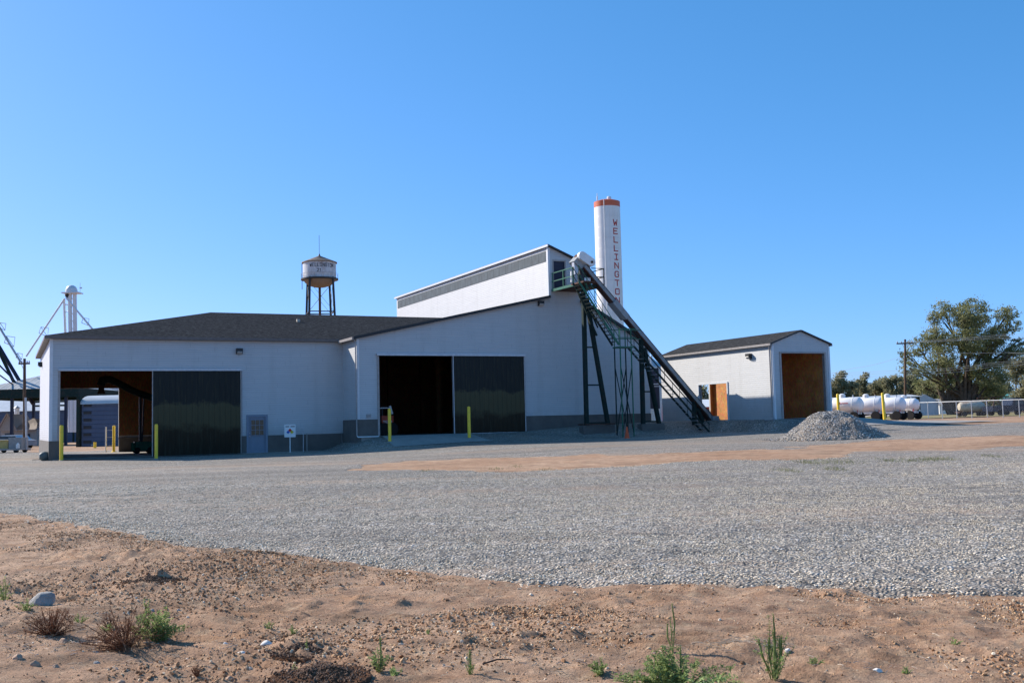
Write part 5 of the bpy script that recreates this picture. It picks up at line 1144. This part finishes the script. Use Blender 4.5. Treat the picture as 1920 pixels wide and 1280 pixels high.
# ------------------------------------------------------------------ rocks in the foreground
rk = stone_mat('field_rock', [(0, (.30, .29, .285)), (1, (.40, .39, .37))])
def rock(px, py, wpx, hpx, label, mat, seed):
    import bmesh
    g = GP(px, py); s_ = g[1]/FPX; bm = bmesh.new(); bmesh.ops.create_icosphere(bm, subdivisions=3, radius=1); r = random.Random(seed)
    for v in bm.verts:
        n_ = mnoise.noise(v.co*1.1+Vector((seed, 0, 0))); n2 = mnoise.noise(v.co*3.1+Vector((0, seed, 0))); v.co *= 1+.28*n_+.09*n2
    for _ in range(6):
        n_ = Vector((r.uniform(-1, 1), r.uniform(-1, 1), r.uniform(-.3, 1))).normalized(); dd = r.uniform(.55, .8)
        for v in bm.verts:
            k = v.co.dot(n_)
            if k > dd: v.co -= n_*(k-dd)*.9
    w_ = wpx*s_/2; h_ = hpx*s_/2
    for v in bm.verts: v.co = Vector((v.co.x*w_, v.co.y*w_*.8, v.co.z*h_*1.15+h_*.75))
    me = bpy.data.meshes.new('rock'); bm.to_mesh(me); bm.free(); me.materials.append(mat); smooth_mesh(me, 28); o = bpy.data.objects.new('rock', me); C.objects.link(o)
    gz = float(terrain(g[0], g[1])+near_bumps(np.array(g[0]), np.array(g[1]))); o.location = (g[0], g[1], gz-.01); tag(o, label, 'rock', 'rocks lying in the foreground')
rg, rw, rr_ = plain('rock_grey', (.34, .32, .29), .85, var=.3, scale=14, bumpd=.01), plain('rock_white', (.70, .65, .58), .8, var=.12, scale=20), plain('rock_tan', (.46, .30, .20), .9, var=.25, scale=16, bumpd=.01)
rock(78, 1140, 46, 32, 'big grey rock at the left edge above the brown dry weeds', rg, 1)
rock(120, 1214, 20, 14, 'tan stone with a pale top below the brown dry weeds at left', rr_, 2)
rock(500, 1206, 24, 11, 'flat white stone beside the dark earth mound', rw, 3)
rock(455, 1227, 24, 8, 'flat white stone left of and below the dark earth mound', rw, 4)
rock(424, 1210, 14, 8, 'small pale stone left of the flat white ones', rw, 5)
rock(66, 1252, 20, 14, 'reddish stone near the bottom left corner', rr_, 6)
rock(104, 1253, 14, 9, 'small tan stone right of the reddish one, bottom left', rr_, 7)
rock(32, 1248, 20, 12, 'grey-tan stone nearest the bottom left corner', rr_, 8)
rock(716, 1090, 12, 12, 'pale tan stone on the bare earth just below the gravel edge', rr_, 9)
rock(182, 1240, 12, 8, 'small grey stone below the green weed at left', rg, 10)
rock(1216, 1212, 14, 10, 'small pinkish stone left of the green weed at bottom centre right', rr_, 11)
rock(1477, 1238, 12, 11, 'small pale stone behind the spiky weed', rw, 12)
rock(1645, 1272, 20, 9, 'pale flat stone at the bottom edge, right side', rw, 13)
rock(225, 1275, 18, 10, 'tan stone touching the bottom edge, left', rr_, 14)
rock(432, 1272, 18, 10, 'round tan stone touching the bottom edge', rr_, 15)
rock(285, 1144, 9, 6, 'small stone on the smooth earth near the mound', rg, 16)
rock(335, 1140, 9, 7, 'little grey stone right of the tall green weed', rg, 17)
rock(1522, 1092, 12, 9, 'orange-tan stone lying in the gravel edge', rr_, 18)

# ------------------------------------------------------------------ dark earth mounds
def soil_mat():
    t = NT('dark_soil'); n = t.noise(9, detail=8, rough=.75); t.col(t.ramp(n, [(.3, (.085, .042, .024)), (.6, (.17, .088, .05)), (.75, (.27, .155, .095))])); t.bump(n, .03); return t.set(1.0, spec=.05)
soil = soil_mat(); sm_s = stone_mat('soil_crumb', [(0, (.07, .035, .02)), (.6, (.15, .08, .045)), (1, (.28, .17, .11))])
def mound(px, py, wpx, hpx, label):
    g = GP(px, py); s_ = g[1]/FPX; R_ = wpx*s_/2; H = hpx*s_; gz = float(terrain(g[0], g[1])+near_bumps(np.array(g[0]), np.array(g[1])))
    o = thing('earth_mound', label, 'mound', (g[0], g[1], gz), 0, 'dark earth mounds'); a = np.linspace(-1.5, 1.5, 70)*R_; A_, B_ = np.meshgrid(a, a)
    f_ = lambda x, y: H*np.clip(1-(np.hypot(x, y*1.05)/R_)**1.5, -.1, 1)*(1+.9*fbm(x+px, y, R_*.55, 4, 5)) + fbm(x+px, y, R_*.25, 3, 6)*H*.35
    Z_ = np.where(np.hypot(A_, B_) < R_*1.45, f_(A_, B_), -.1) - .01
    i_ = np.arange(A_.size).reshape(A_.shape); q_ = np.stack([i_[:-1, :-1], i_[:-1, 1:], i_[1:, 1:], i_[1:, :-1]], -1).reshape(-1, 4)
    np_mesh('heap', np.stack([A_.ravel(), B_.ravel(), Z_.ravel()], 1), q_, soil, o, True)
    n = 2600; x = rng.normal(size=n)*R_*.62; y = rng.normal(size=n)*R_*.62; z_ = np.maximum(f_(x, y)-.01, -.005)
    scatter('crumbs', np.stack([x, y, z_+.003], 1), .003+.011*rng.random(n)**2.5, sm_s, parent=o, seed=int(px) % 50+60)
mound(572, 1222, 84, 15, 'dark crumbly earth mound beside the two white stones')
mound(600, 1286, 130, 13, 'dark reddish earth heap cut by the bottom edge')
mound(285, 1096, 70, 9, 'brown scuffed earth hump above the big green weed')
# ------------------------------------------------------------------ weeds
def weed(px, py, hpx, wpx, label, nst=10, leafn=40, leafs=.018, mat='weed', spikes=0, lean=.5, seed=0):
    r = random.Random(px*7+py+seed); g = GP(px, py); s_ = g[1]/FPX; H = hpx*s_; Wd = wpx*s_/2; gz = float(terrain(g[0], g[1])+near_bumps(np.array(g[0]), np.array(g[1])))
    o = thing('weed', label, 'weed', (g[0], g[1], gz), 0, 'weeds growing in the foreground earth'); st_ = MB(); lv = []; fs = []; sp = MB()
    def leaf(p, d, L):
        side = d.cross(Vector((0, 0, 1))); side = side.normalized() if side.length > .01 else Vector((1, 0, 0)); side = (side+Vector((0, 0, r.uniform(-.5, .5)))).normalized()
        n0 = len(lv); m1 = p+d*L*.5+Vector((0, 0, L*.12)); lv.extend([p, m1+side*L*.24, p+d*L-Vector((0, 0, L*.15)), m1-side*L*.24]); fs.append((n0, n0+1, n0+2, n0+3))
    for i in range(nst):
        a = r.uniform(0, 2*PI); q_ = r.random()**.6; tip = Vector((math.cos(a)*Wd*q_*1.15, math.sin(a)*Wd*q_*1.15, H*(1-.6*q_)*r.uniform(.6, 1.15)))
        b0_ = Vector((math.cos(a)*Wd*.1, math.sin(a)*Wd*.1, -.01)); mid = b0_.lerp(tip, .5)+Vector((0, 0, H*.10))
        jit = Vector((r.gauss(0, 1), r.gauss(0, 1), r.gauss(0, 1)))*Wd*(.38 if mat == 'drywood' else .08); mid = mid+jit; mid.z = max(mid.z, .004); st_.tube([b0_, mid, mid.lerp(tip, .5)-jit*.5, tip], [.0028, .0022, .0016, .001], 4)
        for k in range(leafn):
            f_ = r.uniform(.15, 1); p = b0_.lerp(mid, f_*2) if f_ < .5 else mid.lerp(tip, f_*2-1)
            d = Vector((r.gauss(0, 1), r.gauss(0, 1), r.gauss(.3, .6))).normalized(); leaf(p, d, leafs*r.uniform(.6, 1.5)*(1.2-.5*f_))
    for i in range(spikes):
        a = r.uniform(0, 2*PI); q_ = r.random()*.7 if i else .1; tip = Vector((math.cos(a)*Wd*q_, math.sin(a)*Wd*q_, H*(1.0 if i == 0 else r.uniform(.45, .75))))
        b0_ = Vector((0, 0, 0)); mid = b0_.lerp(tip, .55)+Vector((math.cos(a), math.sin(a), 0))*H*.05
        pts = [b0_, mid, mid.lerp(tip, .6)+Vector((0, 0, .0)), tip]; sp.tube(pts, [.003, .0055, .005, .002], 6)
        for k in range(90):
            f_ = r.random(); p = mid.lerp(tip, f_); a2 = r.uniform(0, 2*PI); leaf(p, Vector((math.cos(a2), math.sin(a2), .5)).normalized(), .011)
    st_.build('stems', m['drywood'] if mat == 'drywood' else m['weed'], o)
    if spikes: sp.build('flower_spikes', m['weed'], o)
    me = bpy.data.meshes.new('leaves'); me.from_pydata([tuple(v) for v in lv], [], fs); me.materials.append(m[mat]); l_ = bpy.data.objects.new('leaves', me); C.objects.link(l_); l_.parent = o
    return o
weed(290, 1198, 70, 104, 'big light green leafy weed, largest at left', 30, 60, .030, spikes=0); weed(277, 1150, 60, 18, 'tall thin green weed sprig standing above the big left weed', 3, 30, .02)
weed(96, 1192, 58, 84, 'brown dry weed in front of the big grey rock', 90, 34, .011, 'drywood'); weed(236, 1214, 50, 130, 'brown dry tangled weed left of the big green weed', 110, 34, .011, 'drywood')
weed(370, 1268, 26, 22, 'small brown dry sprig at the bottom edge', 14, 8, .012, 'drywood'); weed(205, 1176, 34, 36, 'reddish dry sprig between the two brown weeds', 22, 12, .012, 'drywood')
weed(8, 1134, 44, 30, 'green weed cut by the left picture edge', 10, 24, .022); weed(50, 1150, 26, 40, 'low green weed just left of the grey rock', 12, 20, .018); weed(150, 1172, 18, 30, 'low green clump right of the dry weed', 10, 20, .016)
weed(505, 1182, 20, 22, 'tiny green seedling left of the pair on smooth earth', 8, 16, .014); weed(550, 1190, 20, 20, 'tiny green seedling above the dark earth mound', 8, 16, .014)
weed(575, 1225, 30, 10, 'thin green blade at the foot of the dark earth mound', 2, 20, .014); weed(552, 1256, 22, 16, 'small green sprig below the dark earth mound', 5, 20, .014)
weed(712, 1262, 60, 44, 'medium green weed with an upright tip, bottom centre left', 12, 34, .02, spikes=1); weed(738, 1276, 26, 30, 'low dark green weed touching the bottom edge', 10, 30, .018)
weed(882, 1274, 44, 22, 'small sprouting weed at the bottom centre', 7, 18, .014, spikes=1); weed(804, 1200, 12, 16, 'tiny low green sprout in the middle of the earth', 5, 12, .012)
weed(1125, 1272, 34, 46, 'yellow-green weed at the bottom edge left of the tall one', 14, 34, .018); weed(1268, 1302, 92, 210, 'large bushy green weed at the bottom edge, right of centre', 60, 60, .030, spikes=5)
weed(1262, 1232, 90, 30, 'tall bent green stalk rising from the large bushy weed', 2, 16, .02, spikes=2)
weed(1452, 1288, 118, 100, 'spiky green weed with one tall upright flower spike', 14, 40, .02, spikes=10); weed(1530, 1262, 22, 34, 'small green weed right of the spiky one', 9, 20, .016)
weed(1790, 1222, 16, 26, 'tiny grassy tuft on the sandy patch at right', 7, 8, .02); weed(1700, 1270, 14, 26, 'small low green weed at the bottom right', 8, 16, .014)
weed(1458, 1216, 10, 22, 'dark green low sprout beside the straw bunch', 7, 16, .014); weed(205, 1180, 14, 40, 'low green leaves under the reddish sprig', 10, 22, .016)
# straw bunch
g = GP(1388, 1224); sb = MB(); r = random.Random(5)
for i in range(150):
    p = Vector((r.gauss(0, .13), r.gauss(0, .05), .01+abs(r.gauss(0, .02)))); a = r.gauss(-.35, .5); L = r.uniform(.05, .16); d = Vector((math.cos(a), math.sin(a), r.uniform(-.1, .12))); sb.tube([p-d*L/2, p+Vector((0, 0, .008)), p+d*L/2], .0016, 3)
o = sb.build('straw_bunch', m['straw']); o.location = (g[0], g[1], float(terrain(g[0], g[1])+near_bumps(np.array(g[0]), np.array(g[1])))+.0); tag(o, 'flattened bunch of pale dry straw on the bare earth', 'straw')
def stick(px, py, px2, py2, r_, label):
    a, b_ = GP(px, py), GP(px2, py2); a = Vector(a); b_ = Vector(b_); mid = a.lerp(b_, .5); f_ = lambda q, h: Vector((q.x-a.x, q.y-a.y, q.z-a.z+float(near_bumps(np.array(q.x), np.array(q.y)))+h))
    o = MB().tube([f_(a, .008), f_(mid, .02), f_(b_, .006)], [r_, r_*.9, r_*.5], 6).build('stick', m['bark']); o.location = a; tag(o, label, 'stick')
stick(372, 1196, 470, 1212, .009, 'long grey stick lying right of the dry weeds'); stick(905, 1254, 960, 1250, .007, 'reddish stick on the earth at the bottom centre')
# grass tufts on the gravel
def tufts(name, spots, label, sz=.05):
    P_ = []
    for px, py, w_, n_ in spots:
        g = GP(px, py); sp_ = w_*g[1]/FPX/2
        for i in range(n_//2):
            x, y = g[0]+random.gauss(0, sp_*.8), g[1]+random.gauss(0, sp_*.9+.25); P_.append((x, y))
    V = []; 
    for x, y in P_:
        z = float(surf(np.array(x), np.array(y))) ; a = random.uniform(0, 2*PI); L = sz*random.uniform(.5, 1.5); dx, dy = math.cos(a)*.006, math.sin(a)*.006; tx_, ty_ = random.gauss(0, L*.5), random.gauss(0, L*.5)
        V += [(x-dx, y-dy, z), (x+dx, y+dy, z), (x+dx*.3+tx_, y+dy*.3+ty_, z+L), (x-dx*.3+tx_, y-dy*.3+ty_, z+L)]
    V = np.array(V); o = np_mesh(name, V, np.arange(len(V)).reshape(-1, 4), m['olive']); o['kind'] = 'stuff'; o['label'] = label
tufts('grass_tufts', [(1520, 869, 34, 420), (1572, 868, 60, 600), (1562, 881, 26, 330), (1478, 884, 24, 330), (1668, 865, 22, 300), (1706, 865, 16, 200), (1740, 864, 34, 380), (1764, 862, 30, 420), (1857, 857, 20, 160), (930, 879, 26, 120), (968, 875, 16, 90), (800, 884, 20, 90), (1020, 881, 30, 110)], 'sparse green grass tufts growing through the gravel', .05)

# dry plant litter lying on the bare earth
lb = MB(); r = random.Random(11)
for (px, py, wx, wy, n_) in ((150, 1200, 220, 50, 260), (380, 1215, 240, 35, 130), (700, 1240, 700, 40, 170), (1400, 1245, 500, 40, 160), (900, 1130, 900, 40, 90)):
    for i in range(n_):
        g = GP(min(1990, max(-60, px+r.gauss(0, wx*.5))), min(1275, py+r.gauss(0, wy*.5))); zz = g[2]+float(near_bumps(np.array(g[0]), np.array(g[1])))+.004
        a = r.uniform(0, PI); L = r.uniform(.015, .085); d = Vector((math.cos(a), math.sin(a), r.uniform(-.15, .25)))*L*.5; p = Vector((g[0], g[1], zz)); lb.tube([p-d, p+Vector((0, 0, .004)), p+d], r.uniform(.001, .0024), 3)
o = lb.build('plant_litter', m['straw']); o['kind'] = 'stuff'; o['label'] = 'dry plant litter strewn over the bare earth'
